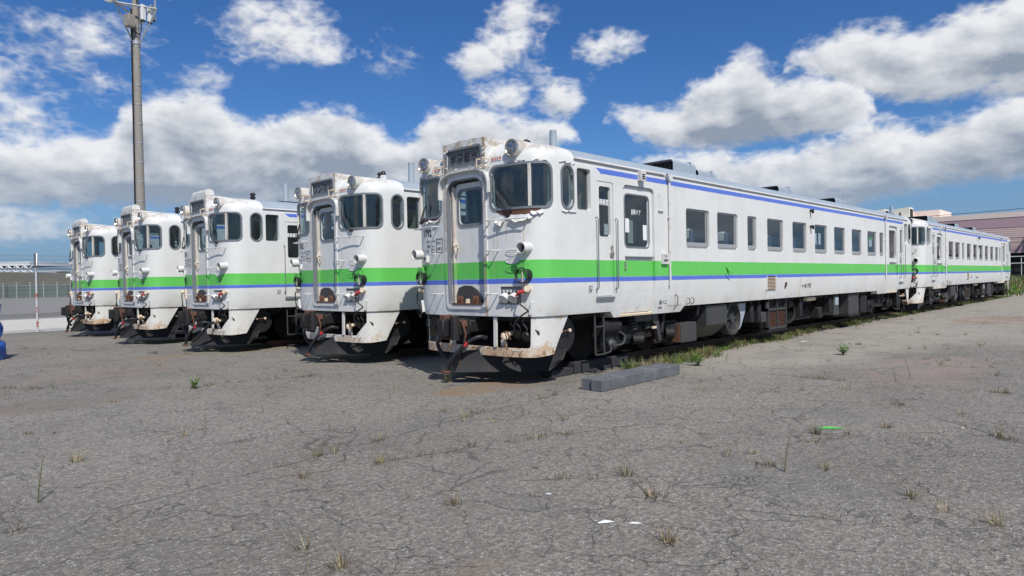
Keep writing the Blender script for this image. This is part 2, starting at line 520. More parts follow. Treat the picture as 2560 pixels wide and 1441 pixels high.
class MB:
    """collects polygons for ONE mesh object"""
    def __init__(s):
        s.v, s.f, s.mi, s.mats, s.sm = [], [], [], [], []
        s.cur = 0

    def use(s, mt):
        if mt not in s.mats:
            s.mats.append(mt)
        s.cur = s.mats.index(mt)
        return s

    def add(s, vs, fs, smooth=False):
        o = len(s.v)
        s.v += [tuple(p) for p in vs]
        for f in fs:
            s.f.append([o + i for i in f])
            s.mi.append(s.cur)
            s.sm.append(smooth)

    def box(s, x0, x1, y0, y1, z0, z1, rot=None, piv=None):
        vs = [Vector((x, y, z)) for z in (z0, z1) for x, y in ((x0, y0), (x1, y0), (x1, y1), (x0, y1))]
        if rot is not None:
            pv = Vector(piv) if piv else Vector(((x0 + x1) / 2, (y0 + y1) / 2, (z0 + z1) / 2))
            vs = [rot @ (v - pv) + pv for v in vs]
        s.add(vs, [(0, 3, 2, 1), (4, 5, 6, 7), (0, 1, 5, 4), (1, 2, 6, 5), (2, 3, 7, 6), (3, 0, 4, 7)])
        return s

    def bbox(s, x0, x1, y0, y1, z0, z1, r=0.012):
        """box with chamfered edges"""
        bm = bmesh.new()
        bmesh.ops.create_cube(bm, size=1)
        for v in bm.verts:
            v.co = Vector(((x0 + x1) / 2 + v.co.x * (x1 - x0), (y0 + y1) / 2 + v.co.y * (y1 - y0), (z0 + z1) / 2 + v.co.z * (z1 - z0)))
        bmesh.ops.bevel(bm, geom=bm.edges[:], offset=r, segments=1, affect='EDGES')
        s.bm(bm)
        return s

    def bm(s, bm, smooth=False):
        bm.verts.index_update()
        s.add([v.co.copy() for v in bm.verts], [[v.index for v in f.verts] for f in bm.faces], smooth)
        bm.free()
        return s

    def cyl(s, p0, p1, r0, r1=None, seg=12, cap=True, smooth=True):
        r1 = r0 if r1 is None else r1
        p0, p1 = Vector(p0), Vector(p1)
        d = (p1 - p0).normalized()
        a = d.orthogonal().normalized()
        c = d.cross(a)
        vs = []
        for p, r in ((p0, r0), (p1, r1)):
            for i in range(seg):
                t = 2 * math.pi * i / seg
                vs.append(p + (a * math.cos(t) + c * math.sin(t)) * r)
        fs = [(i, (i + 1) % seg, seg + (i + 1) % seg, seg + i) for i in range(seg)]
        s.add(vs, fs, smooth)
        if cap:
            s.add(vs[:seg], [list(range(seg))[::-1]])
            s.add(vs[seg:], [list(range(seg))])
        return s

    def tube(s, pts, r, seg=8, cap=True, sub=0):
        pts = [Vector(p) for p in pts]
        if sub:
            q = [pts[0] * 2 - pts[1]] + pts + [pts[-1] * 2 - pts[-2]]
            out_ = []
            for i in range(1, len(q) - 2):
                for k in range(sub):
                    t = k / sub
                    out_.append(.5 * ((2 * q[i]) + (q[i + 1] - q[i - 1]) * t + (2 * q[i - 1] - 5 * q[i] + 4 * q[i + 1] - q[i + 2]) * t * t + (3 * q[i] - q[i - 1] - 3 * q[i + 1] + q[i + 2]) * t ** 3))
            pts = out_ + [pts[-1]]
        n = len(pts)
        rings = []
        a = None
        for i, p in enumerate(pts):
            d = (pts[min(i + 1, n - 1)] - pts[max(i - 1, 0)]).normalized()
            if a is None:
                a = d.orthogonal().normalized()
            a = (a - d * a.dot(d)).normalized()
            c = d.cross(a)
            rr = r[i] if isinstance(r, (list, tuple)) else r
            rings.append([p + (a * math.cos(2 * math.pi * k / seg) + c * math.sin(2 * math.pi * k / seg)) * rr for k in range(seg)])
        vs = [v for rg in rings for v in rg]
        fs = []
        for i in range(n - 1):
            for k in range(seg):
                fs.append((i * seg + k, i * seg + (k + 1) % seg, (i + 1) * seg + (k + 1) % seg, (i + 1) * seg + k))
        s.add(vs, fs, True)
        if cap:
            s.add(rings[0], [list(range(seg))[::-1]])
            s.add(rings[-1], [list(range(seg))])
        return s

    def lathe(s, prof, mtx, seg=20, smooth=True):
        """prof: (r, h) pairs round local Z, placed by mtx"""
        vs = []
        for r, h in prof:
            for k in range(seg):
                t = 2 * math.pi * k / seg
                vs.append(mtx @ Vector((r * math.cos(t), r * math.sin(t), h)))
        fs = []
        for i in range(len(prof) - 1):
            for k in range(seg):
                fs.append((i * seg + k, i * seg + (k + 1) % seg, (i + 1) * seg + (k + 1) % seg, (i + 1) * seg + k))
        s.add(vs, fs, smooth)
        return s

    def prism(s, poly, axis, a, c):
        """extrude a 2-D polygon (CCW) from a to c along axis (0,1,2)"""
        def P(p, h):
            q = [0, 0, 0]
            o = [i for i in range(3) if i != axis]
            q[axis] = h
            q[o[0]], q[o[1]] = p
            return q
        n = len(poly)
        vs = [P(p, a) for p in poly] + [P(p, c) for p in poly]
        fs = [list(range(n))[::-1], list(range(n, 2 * n))] + [(i, (i + 1) % n, n + (i + 1) % n, n + i) for i in range(n)]
        s.add(vs, fs)
        return s

    def build(s, name, parent=None, loc=None, sharp=None):
        me = bpy.data.meshes.new(name)
        me.from_pydata(s.v, [], s.f)
        for mt in (s.mats or [M['under']]):
            me.materials.append(mt)
        me.polygons.foreach_set('material_index', s.mi)
        me.polygons.foreach_set('use_smooth', s.sm)
        me.update()
        bm = bmesh.new()
        bm.from_mesh(me)
        bmesh.ops.recalc_face_normals(bm, faces=bm.faces[:])
        bm.to_mesh(me)
        bm.free()
        if any(s.sm):
            me.set_sharp_from_angle(angle=R(sharp or 42))
        o = bpy.data.objects.new(name, me)
        COL.objects.link(o)
        if parent:
            o.parent = parent
        if loc:
            o.location = loc
        return o


def empty(name, loc, rz=0):
    o = bpy.data.objects.new(name, None)
    COL.objects.link(o)
    o.location = loc
    o.rotation_euler = (0, 0, rz)
    o.empty_display_size = 0.3
    return o


def one(name, mt, parent=None, **kw):
    mb = MB().use(mt)
    return mb


# ------------------------------------------------------------------ the railcar's skin as a surface
HW = 1.48
PU = [0, .5, .9, 1.13, 1.28, 1.375, 1.43, 1.465, 1.48, 1.48]
PX = [0, 0, .03, .07, .13, .205, .29, .40, .56, .66]
PS = [0]
for i in range(1, len(PU)):
    PS.append(PS[-1] + math.hypot(PU[i] - PU[i - 1], PX[i] - PX[i - 1]))
SOFF = PS[-1] - PX[-1]                     # on the flat side: s = x + SOFF


def _catmull(i, t, A):
    p0 = A[max(i - 1, 0)]
    if i == 0:
        p0 = A[1] if A is PX else -A[1]
    p1, p2 = A[i], A[i + 1]
    p3 = A[i + 2] if i + 2 < len(A) else (A[i + 1] + (0.1 if A is PX else 0))
    d1 = (p2 - p0) / max(1e-6, (PS[i + 1] - (PS[i - 1] if i else -PS[1]))) * (PS[i + 1] - PS[i])
    pe = PS[i + 2] if i + 2 < len(PS) else PS[i + 1] + 0.1
    d2 = (p3 - p1) / max(1e-6, (pe - PS[i])) * (PS[i + 1] - PS[i])
    return (2 * t ** 3 - 3 * t * t + 1) * p1 + (t ** 3 - 2 * t * t + t) * d1 + (-2 * t ** 3 + 3 * t * t) * p2 + (t ** 3 - t * t) * d2


def plan(s):
    s = abs(s)
    if s >= PS[-1]:
        return HW, s - SOFF
    for i in range(len(PS) - 1):
        if s <= PS[i + 1]:
            t = (s - PS[i]) / (PS[i + 1] - PS[i])
            return min(HW, _catmull(i, t, PU)), max(0.0, _catmull(i, t, PX))
    return HW, s - SOFF


def wz(z):
    if z < 1.6:
        return HW - 0.10 * (min(1, (1.6 - z) / .64)) ** 1.5
    if z <= 3.3:
        return HW
    t = min(1.0, (z - 3.3) / .52)
    return HW * math.sqrt(max(0, 1 - t ** 4.0))


def fz(z):
    if z <= 3.22:
        return 0.0
    t = min(1.0, (z - 3.22) / .60)
    return 0.55 * (1 - (1 - t ** 3.2) ** 0.5)


def P0(s, z):
    u, x = plan(s)
    k = wz(z) / HW
    xx = x + fz(z) * max(0.0, 1 - x / 2.2) if x < 2.2 else x
    return Vector((xx, -math.copysign(u * k, s) if s else 0.0, z))


def S(s, z, n=0.0, end=0):
    p = P0(s, z)
    if n:
        e = 0.004
        z_ = min(z, 3.70)
        ds = P0(s + e, z_) - P0(s - e, z_)
        dzv = P0(s, z_ + e) - P0(s, z_ - e)
        nn = dzv.cross(ds)
        if nn.length > 0:
            nn.normalize()
            if nn.dot(Vector((p.x - 3.0, p.y, 0))) < 0:
                nn = -nn
            p = p + nn * n
    if end:
        p = Vector((CARL - p.x, -p.y, p.z))
    return p


def sx(x):
    return x + SOFF


def rr(s0, s1, z0, z1, r, seg=5):
    r = min(r, (s1 - s0) / 2 - 1e-4, (z1 - z0) / 2 - 1e-4)
    pts = []
    for cx, cz, a0 in ((s1 - r, z1 - r, 0), (s0 + r, z1 - r, 90), (s0 + r, z0 + r, 180), (s1 - r, z0 + r, 270)):
        for k in range(seg + 1):
            a = R(a0 + 90 * k / seg)
            pts.append((cx + r * math.cos(a), cz + r * math.sin(a)))
    return pts


SCUT = [x for x in PS[1:]]
SCUT = sorted(set([round((PS[i] + PS[i + 1]) / 2, 4) for i in range(2, len(PS) - 1)] + [round(v, 4) for v in PS[2:]]))


def flat(outer, n0, n1, inner=None):
    bm = bmesh.new()
    def ring(pts, n):
        return [bm.verts.new((p[0], p[1], n)) for p in pts]
    o0, o1 = ring(outer, n0), ring(outer, n1)
    N = len(outer)
    for i in range(N):
        bm.faces.new((o0[i], o0[(i + 1) % N], o1[(i + 1) % N], o1[i]))
    if inner:
        i0, i1 = ring(inner, n0), ring(inner, n1)
        for i in range(N):
            j = (i + 1) % N
            bm.faces.new((i0[i], i1[i], i1[j], i0[j]))
            bm.faces.new((o0[i], i0[i], i0[j], o0[j]))
            bm.faces.new((o1[i], o1[j], i1[j], i1[i]))
    else:
        bm.faces.new(o0[::-1])
        bm.faces.new(o1)
    return bm


def wrap(bm, end=0, cuts=True):
    ss = [v.co.x for v in bm.verts]
    zs = [v.co.y for v in bm.verts]
    lo, hi = min(ss), max(ss)
    if cuts:
        for c in [k for v in SCUT for k in (v, -v)] + [0.0]:
            if lo + 1e-3 < c < hi - 1e-3:
                bmesh.ops.bisect_plane(bm, geom=bm.verts[:] + bm.edges[:] + bm.faces[:], plane_co=(c, 0, 0), plane_no=(1, 0, 0))
        for c in (1.05, 1.15, 1.28, 1.42, 1.58, 3.28, 3.34, 3.4, 3.47, 3.54, 3.6, 3.66, 3.72):
            if min(zs) + 1e-3 < c < max(zs) - 1e-3:
                bmesh.ops.bisect_plane(bm, geom=bm.verts[:] + bm.edges[:] + bm.faces[:], plane_co=(0, c, 0), plane_no=(0, 1, 0))
    for v in bm.verts:
        v.co = S(v.co.x, v.co.y, v.co.z, end)
    return bm


def plate(mb, outer, n0, n1, inner=None, end=0, cuts=True):
    mb.bm(wrap(flat(outer, n0, n1, inner), end, cuts))
    return mb


def rr2(s0, s1, z0, z1, rt, rb, seg=6):
    pts = []
    for cx, cz, a0, r in ((s1 - rt, z1 - rt, 0, rt), (s0 + rt, z1 - rt, 90, rt), (s0 + rb, z0 + rb, 180, rb), (s1 - rb, z0 + rb, 270, rb)):
        for k in range(seg + 1):
            a = R(a0 + 90 * k / seg)
            pts.append((cx + r * math.cos(a), cz + r * math.sin(a)))
    return pts


def mirs(pts):
    return [(-p[0], p[1]) for p in pts][::-1]


def loft(hw_in=0.0, zlist=None):
    bm = bmesh.new()
    sl = [0.0, 0.25, 0.5, 0.7, 0.9]
    sl += [v for v in SCUT if v > 0.95]
    sl = sorted(set(sl)) + [sx(.72), sx(.80), sx(.9), sx(1.1), sx(1.45), sx(2.2), sx(4.6), sx(CARL / 2)]
    front = [-v for v in sl[::-1][:-1]] + sl          # from the middle of one side round the front to the middle of the other
    rings = []
    for z in zlist:
        ring = []
        for end in (0, 1):
            for i, s in enumerate(front):
                if end and i in (0,):
                    continue
                if end and i == len(front) - 1:
                    continue
                p = S(s, z, -hw_in if z < 3.72 else 0.0, end)
                if z >= 3.72 and hw_in:
                    p = S(s, z, 0, end)
                    p.y *= 0.9
                ring.append(bm.verts.new(p))
        rings.append(ring)
    n = len(rings[0])
    for a, c in zip(rings, rings[1:]):
        for i in range(n):
            bm.faces.new((a[i], a[(i + 1) % n], c[(i + 1) % n], c[i]))
    bm.faces.new(rings[0][::-1])
    # close the roof with strips across the car
    top = rings[-1]
    k = len(front)
    i, j = 0, n - 1
    half = len(front) // 2                              # index of the nose
    L = [top[half]]
    a_, c_ = half, half
    quads = []
    left = [top[(half + t) % n] for t in range(0, n // 2 + 1)]
    right = [top[(half - t) % n] for t in range(0, n // 2 + 1)]
    for t in range(len(left) - 1):
        vs = [left[t], left[t + 1], right[t + 1], right[t]]
        u = []
        for v in vs:
            if v not in u:
                u.append(v)
        if len(u) >= 3:
            bm.faces.new(u)
    bmesh.ops.recalc_face_normals(bm, faces=bm.faces[:])
    return bm


def bm_obj(bm, name, mats, smooth=True):
    me = bpy.data.meshes.new(name)
    bm.to_mesh(me)
    bm.free()
    for mt in mats:
        me.materials.append(mt)
    o = bpy.data.objects.new(name, me)
    COL.objects.link(o)
    if smooth:
        me.shade_smooth()
    return o


WIN = [(4.35, 5.27), (5.61, 6.53), (7.01, 7.47), (8.04, 8.95), (9.52, 10.43), (11.0, 11.9), (12.45, 13.34), (13.92, 14.82), (15.38, 16.28), (16.62, 17.05)]
FW = (0.60, 1.63, 2.715, 3.345)              # front cab window in s, z
OV = (.64, .90, 2.715, 3.355)                # oval side window, x, z
CW = (1.01, 1.36, 2.70, 3.355)               # cab side window
CD = (1.52, 1.97, 1.32, 3.20)                # crew door
PD = (2.26, 3.23, 0.985, 3.205)              # passenger door
PDW = (2.36, 3.10, 2.16, 3.05)
CDW = (1.585, 1.90, 2.30, 3.12)


def make_body():
    zl = [0.955, 1.02, 1.1, 1.2, 1.32, 1.46, 1.6, 1.7, 3.0, 3.2, 3.27, 3.33, 3.39, 3.45, 3.5, 3.55, 3.6, 3.65, 3.69, 3.72, 3.745, 3.765, 3.78, 3.793, 3.803, 3.811, 3.817]
    body = bm_obj(loft(0, zl), 'body', [M['livery'], M['interior']])
    inner = bm_obj(loft(0.075, [1.62, 1.9, 3.0, 3.2, 3.3, 3.4, 3.5, 3.6, 3.68, 3.72]), 'cut_a', [M['livery'], M['interior']])
    inner.data.polygons.foreach_set('material_index', [1] * len(inner.data.polygons))
    cm = MB()
    cm.use(M['livery'])
    for end in (0, 1):
        for sg in (1, -1):
            def q(pts):
                return pts if sg > 0 else mirs(pts)
            plate(cm, q(rr(FW[0], FW[1], FW[2], FW[3], .11)), -.2, .12, end=end)
            plate(cm, q(rr(sx(OV[0]), sx(OV[1]), OV[2], OV[3], .128)), -.2, .12, end=end)
            plate(cm, q(rr(sx(CW[0]), sx(CW[1]), CW[2], CW[3], .05)), -.2, .12, end=end)
            plate(cm, q(rr(sx(CD[0]), sx(CD[1]), CD[2], CD[3], .03)), -.16, .12, end=end)
            plate(cm, q(rr(sx(PD[0]), sx(PD[1]), .90, PD[3], .10)), -.16, .12, end=end)
            plate(cm, q(rr(.74, 1.15, 1.245, 1.52, .01)), -.22, .12, end=end) if sg > 0 else None
        plate(cm, rr2(-.43, .43, 1.235, 3.26, .21, .05), -.16, .12, end=end)
    for a, c in WIN:
        for sg in (1, -1):
            if sg > 0:
                plate(cm, rr(sx(a), sx(c), 2.175, 2.935, .06), -.2, .12, cuts=False)
            else:
                plate(cm, mirs(rr(sx(a), sx(c), 2.175, 2.935, .06)), -.2, .12, cuts=False)
    # louvre opening and round filler recess
    plate(cm, rr(sx(7.99), sx(8.50), 1.285, 1.60, .01), -.05, .12, cuts=False)
    circ = [(sx(9.12) + .085 * math.cos(k * math.pi / 10), 1.36 + .095 * math.sin(k * math.pi / 10)) for k in range(20)]
    plate(cm, circ, -.06, .12, cuts=False)
    # lower edge steps
    cm.prism([(-1, .8), (2.06, .8), (2.06, .956), (1.95, 1.062), (-1, 1.062)], 1, -2, 2)
    cm.prism([(4.24, .8), (CARL - 4.24, .8), (CARL - 4.24, .956), (CARL - 4.37, 1.062), (4.37, 1.062), (4.24, .956)], 1, -2, 2)
    cm.prism([(CARL - 2.06, .8), (CARL + 1, .8), (CARL + 1, 1.062), (CARL - 1.95, 1.062), (CARL - 2.06, .956)], 1, -2, 2)
    cut = cm.build('cut_b')
    cut.data.materials.append(M['interior'])
    for c in (inner, cut):
        md = body.modifiers.new('b', 'BOOLEAN')
        md.operation = 'DIFFERENCE'
        md.object = c
        md.solver = 'EXACT'
        md.use_self = (c is cut)
    bpy.context.view_layer.update()
    me = bpy.data.meshes.new_from_object(body.evaluated_get(bpy.context.evaluated_depsgraph_get()))
    body.modifiers.clear()
    old = body.data
    body.data = me
    me.name = 'body'
    for o in (inner, cut):
        d = o.data
        bpy.data.objects.remove(o)
        bpy.data.meshes.remove(d)
    bpy.data.meshes.remove(old)
    me.shade_smooth()
    me.set_sharp_from_angle(angle=R(30))
    return body


def text_mesh(txt, size, bold=0.0, sxx=1.0):
    cu = bpy.data.curves.new('lettering', 'FONT')
    cu.body = txt
    cu.size = size
    cu.offset = bold
    cu.align_x = 'LEFT'
    cu.space_character = 1.02
    cu.resolution_u = 3
    o = bpy.data.objects.new('lettering', cu)
    COL.objects.link(o)
    bpy.context.view_layer.update()
    me = bpy.data.meshes.new_from_object(o.evaluated_get(bpy.context.evaluated_depsgraph_get()))
    bpy.data.objects.remove(o)
    bpy.data.curves.remove(cu)
    vs = [(v.co.x * sxx, v.co.y) for v in me.vertices]
    fs = [list(p.vertices) for p in me.polygons]
    bpy.data.meshes.remove(me)
    return vs, fs


def text_on(mb, txt, size, s0, z0, n=0.004, bold=0.0, sxx=1.0, end=0, mp=None):
    vs, fs = text_mesh(txt, size, bold, sxx)
    if mp is None:
        mb.add([S(s0 + x, z0 + y, n, end) for x, y in vs], fs)
    else:
        mb.add([mp(x, y) for x, y in vs], fs)
    return mb


def bracket(mb, s0, s1, z, n=.11, r=.009, end=0, dn=0.0):
    """a U-shaped step standing off the skin"""
    mb.tube([S(s0, z, -.01, end), S(s0, z, n - .02, end), S(s0 + .02, z - dn, n, end), S(s1 - .02, z - dn, n, end), S(s1, z, n - .02, end), S(s1, z, -.01, end)], r, 6)


def RX(p, d):
    """matrix: local Z along d, origin p"""
    q = Vector(d).to_track_quat('Z', 'Y')
    return Matrix.Translation(Vector(p)) @ q.to_matrix().to_4x4()


def kids(o, out):
    for c in o.children:
        out.append(c)
        kids(c, out)
    return out


# ------------------------------------------------------------------ the railcar and its parts
def make_car(name):
    root = empty(name, (0, 0, 0))
    body = make_body()
    body.parent = root

    # --- gutter and drain pipes on both sides
    for sg in (1, -1):
        mb = MB().use(M['white'])
        for a, c in ((.93, 3.60), (3.80, CARL - 3.80), (CARL - 3.60, CARL - .93)):
            o0 = [(sx(a), 3.478), (sx(c), 3.478), (sx(c), 3.502), (sx(a), 3.502)]
            plate(mb, o0 if sg > 0 else mirs(o0), -.01, .04, cuts=False)
            o1 = [(sx(a), 3.44), (sx(c), 3.44), (sx(c), 3.478), (sx(a), 3.478)]
        mb.build('rain_gutter', root)
        for x in (3.70, CARL - 3.70):
            pb = MB().use(M['white'])
            pb.tube([(x, -sg * (1.515), 3.40), (x, -sg * 1.515, 3.0), (x, -sg * 1.505, 2.0), (x, -sg * 1.505, 1.55), (x, -sg * 1.50, 1.47)], .022, 8)
            pb.box(x - .035, x + .035, -sg * 1.505 - .025, -sg * 1.505 + .025, 2.70, 2.74)
            pb.add([(x - .10, -sg * 1.50, 3.51), (x + .10, -sg * 1.50, 3.51), (x + .035, -sg * 1.50, 3.38), (x - .035, -sg * 1.50, 3.38),
                    (x - .10, -sg * 1.555, 3.51), (x + .10, -sg * 1.555, 3.51), (x + .035, -sg * 1.55, 3.38), (x - .035, -sg * 1.55, 3.38)],
                   [(0, 1, 2, 3), (4, 5, 6, 7), (0, 4, 5, 1), (1, 5, 6, 2), (2, 6, 7, 3), (3, 7, 4, 0)])
            pb.build('drain_pipe', root)

    # --- passenger windows: frame with sill and sash bar, pane behind
    def window_mesh(w):
        f = MB().use(M['alu'])
        o_, i_ = rr(.008, w - .008, 2.183, 2.927, .055), rr(.028, w - .028, 2.205, 2.905, .04)
        f.bm(flat(o_, -.055, -.022, i_))
        f.bm(flat([(.03, 2.205), (w - .03, 2.205), (w - .03, 2.285), (.03, 2.285)], -.05, -.012))
        f.bm(flat([(w - .10, 2.285), (w - .075, 2.285), (w - .075, 2.90), (w - .10, 2.90)], -.05, -.026))
        f.bm(flat([(w - .055, 2.285), (w - .028, 2.285), (w - .028, 2.90), (w - .055, 2.90)], -.05, -.02))
        p = MB().use(M['glass'])
        p.bm(flat([(.02, 2.28), (w - .03, 2.28), (w - .03, 2.91), (.02, 2.91)], -.048, -.042))
        for q in (f, p):                                   # (s, z, n) -> x, y, z on the near side
            q.v = [(v[0], -HW - v[2], v[1]) for v in q.v]
        return f, p
    wm = {}
    for a, c in WIN:
        w = round(c - a, 3)
        key = 'w' if w > .7 else 'n'
        w = .915 if w > .7 else .45
        if key not in wm:
            f, p = window_mesh(w)
            wm[key] = (f.build('window'), p.build('pane'))
            first = True
        for sg in (1, -1):
            if first:
                fo, po = wm[key]
                first = False
            else:
                fo, po = wm[key][0].copy(), wm[key][1].copy()
                COL.objects.link(fo)
                COL.objects.link(po)
            fo.parent = root
            fo.location = (a, 0, 0) if sg > 0 else (a + w, 0, 0)
            fo.rotation_euler = (0, 0, 0) if sg > 0 else (0, 0, math.pi)
            po.parent = fo

    for end in (0, 1):
        for sg in (1, -1):
            def q(pts):
                return pts if sg > 0 else mirs(pts)
            # wrap-round cab window: rubber frame, mullion, two panes
            f = MB().use(M['gasket'])
            plate(f, q(rr(FW[0] - .035, FW[1] + .035, FW[2] - .035, FW[3] + .035, .14)), -.03, .014, q(rr(FW[0], FW[1], FW[2], FW[3], .11)), end)
            fo = f.build('cab_window', root)
            b_ = MB().use(M['stained'])
            plate(b_, q([(1.275, FW[2]), (1.322, FW[2]), (1.322, FW[3]), (1.275, FW[3])]), -.04, .02, end=end)
            b_.build('mullion', fo)
            for s0, s1 in ((FW[0] - .01, 1.28), (1.315, FW[1] + .01)):
                p = MB().use(M['cabglass'])
                plate(p, q([(s0, FW[2] - .01), (s1, FW[2] - .01), (s1, FW[3] + .01), (s0, FW[3] + .01)]), -.026, -.018, end=end)
                p.build('pane', fo)
            # oval window
            f = MB().use(M['gasket'])
            plate(f, q(rr(sx(OV[0]) - .03, sx(OV[1]) + .03, OV[2] - .03, OV[3] + .03, .158, 8)), -.03, .014, q(rr(sx(OV[0]), sx(OV[1]), OV[2], OV[3], .128, 8)), end, cuts=False)
            fo = f.build('oval_window', root)
            p = MB().use(M['cabglass'])
            plate(p, q(rr(sx(OV[0]) - .004, sx(OV[1]) + .004, OV[2] - .004, OV[3] + .004, .12, 8)), -.026, -.018, end=end, cuts=False)
            p.build('pane', fo)
            # cab side window, set deep
            f = MB().use(M['gasket'])
            plate(f, q(rr(sx(CW[0]) + .002, sx(CW[1]) - .002, CW[2] + .002, CW[3] - .002, .05)), -.085, -.06, q(rr(sx(CW[0]) + .02, sx(CW[1]) - .02, CW[2] + .02, CW[3] - .02, .035)), end, cuts=False)
            fo = f.build('cab_side_window', root)
            p = MB().use(M['glass'])
            plate(p, q(rr(sx(CW[0]) + .01, sx(CW[1]) - .01, CW[2] + .01, CW[3] - .01, .04)), -.078, -.072, end=end, cuts=False)
            p.build('pane', fo)
            # crew door with its window, handle and the two grab bars
            d = MB().use(M['livery'])
            plate(d, q(rr(sx(CD[0]) + .008, sx(CD[1]) - .008, CD[2] + .01, CD[3] - .008, .03)), -.06, -.008, q(rr(sx(CDW[0]), sx(CDW[1]), CDW[2], CDW[3], .045)), end, cuts=False)
            do = d.build('crew_door', root)
            p = MB().use(M['glass'])
            plate(p, q(rr(sx(CDW[0]) - .01, sx(CDW[1]) + .01, CDW[2] - .01, CDW[3] + .01, .04)), -.052, -.046, end=end, cuts=False)
            p.build('pane', do)
            h = MB().use(M['chrome'])
            h.cyl(S(q([(sx(1.915), 0)])[0][0], 2.02, -.008, end), S(q([(sx(1.915), 0)])[0][0], 2.02, .006, end), .052, seg=16)
            h.cyl(S(q([(sx(1.915), 0)])[0][0], 2.13, -.008, end), S(q([(sx(1.915), 0)])[0][0], 2.13, .004, end), .034, seg=14)
            a0 = q([(sx(1.875), 0)])[0][0]
            a1 = q([(sx(1.96), 0)])[0][0]
            h.tube([S(a0, 2.02, .02, end), S(a1, 2.02, .02, end)], .008, 6)
            h.build('door_handle', do)
            st = MB().use(M['gasket'])
            plate(st, q([(sx(1.50), 1.262), (sx(1.99), 1.262), (sx(1.99), 1.315), (sx(1.50), 1.315)]), -.02, .025, end=end, cuts=False)
            st.build('door_step', root)
            for xx in (1.475, 2.015):
                g = MB().use(M['gasket'])
                ss = q([(sx(xx), 0)])[0][0]
                g.tube([S(ss, 2.60, -.01, end), S(ss, 2.60, .04, end), S(ss, 2.57, .055, end), S(ss, 1.48, .055, end), S(ss, 1.45, .04, end), S(ss, 1.45, -.01, end)], .010, 8)
                g.build('grab_bar', root)
            # passenger door in its recess
            d = MB().use(M['livery'])
            plate(d, q(rr(sx(PD[0]) + .006, sx(PD[1]) - .006, PD[2] + .02, PD[3] - .006, .09)), -.085, -.045, q(rr(sx(PDW[0]), sx(PDW[1]), PDW[2], PDW[3], .08)), end)
            do = d.build('passenger_door', root)
            p = MB().use(M['gasket'])
            plate(p, q(rr(sx(PDW[0]) - .022, sx(PDW[1]) + .022, PDW[2] - .022, PDW[3] + .022, .10)), -.047, -.035, q(rr(sx(PDW[0]), sx(PDW[1]), PDW[2], PDW[3], .08)), end, cuts=False)
            p.build('door_window_frame', do)
            p = MB().use(M['glass'])
            plate(p, q(rr(sx(PDW[0]) - .01, sx(PDW[1]) + .01, PDW[2] - .01, PDW[3] + .01, .09)), -.072, -.066, end=end, cuts=False)
            p.build('pane', do)
            h = MB().use(M['gasket'])
            h.tube([S(q([(sx(2.34), 0)])[0][0], 1.975, -.02, end), S(q([(sx(3.20), 0)])[0][0], 1.975, -.02, end)], .016, 8)
            h.build('door_rail', do)
            h = MB().use(M['chrome'])
            plate(h, q([(sx(2.325), 1.76), (sx(2.365), 1.76), (sx(2.365), 1.90), (sx(2.325), 1.90)]), -.045, -.02, end=end, cuts=False)
            h.build('door_handle', do)
            st = MB().use(M['cream'])
            plate(st, q([(sx(2.24), .958), (sx(3.25), .958), (sx(3.25), .992), (sx(2.24), .992)]), -.06, .012, end=end, cuts=False)
            st.build('door_step', root)

    # --- side fittings on the near side
    for sg in (1, -1):
        k = 1 if sg > 0 else -1
        lb = MB().use(M['white'])
        lb.box(2.70, 2.86, -k * 1.47 - .0, -k * 1.56, 3.30, 3.47)
        lb.use(M['blindink'])
        for z in (3.33, 3.365, 3.40):
            lb.box(2.73, 2.83, -k * 1.558, -k * 1.566, z, z + .018)
        lb.build('side_indicator_lamp', root)
        sb = MB().use(M['white'])
        sb.box(3.36, 3.50, -k * 1.478, -k * 1.494, 2.83, 3.14)
        sb.box(3.345, 3.515, -k * 1.478, -k * 1.51, 2.815, 2.833)
        sb.build('speaker_cover', root)
        lv = MB().use(M['rust'])
        lv.box(7.99, 8.50, -k * 1.44, -k * 1.45, 1.285, 1.60)
        lv.use(M['white'])
        for a, c, z0, z1 in ((7.98, 8.00, 1.28, 1.605), (8.49, 8.51, 1.28, 1.605)):
            lv.box(a, c, -k * 1.45, -k * 1.49, z0, z1)
        lo = lv.build('side_louvre', root)
        for i in range(9):
            z = 1.30 + i * .033
            s_ = MB().use(M['cream'])
            s_.box(8.0, 8.49, -k * 1.452, -k * 1.478, z, z + .013)
            s_.build('slat', lo)
        fp = MB().use(M['dark'])
        fp.cyl((9.12, -k * 1.39, 1.36), (9.12, -k * 1.43, 1.36), .09, seg=20)
        fp.use(M['rust']).cyl((9.12, -k * 1.42, 1.35), (9.12, -k * 1.455, 1.34), .045, seg=12)
        fp.build('filler_port', root)
        cm_ = MB().use(M['black'])
        for z in (3.24, 2.83):
            cm_.box(10.66, 10.73, -k * 1.47, -k * 1.56, z, z + .06)
            cm_.box(10.66, 10.73, -k * 1.53, -k * 1.57, z - .04, z + .06)
        cm_.build('side_camera', root)
        bx = MB().use(M['white'])
        bx.box(3.43, 3.63, -k * 1.478, -k * 1.53, 1.86, 2.05)
        bo = bx.build('door_switch_box', root)
        hb = MB().use(M['rust'])
        for x in (4.40, 4.56):
            hb.tube([(x, -k * 1.45, 1.22), (x, -k * 1.50, 1.20), (x, -k * 1.50, 1.12), (x, -k * 1.44, 1.09)], .009, 6)
        hb.tube([(3.95, -k * 1.46, 1.30), (3.97, -k * 1.50, 1.25), (3.95, -k * 1.50, 1.10), (3.90, -k * 1.45, 1.02)], .009, 6)
        hb.build('tie_hook', root)
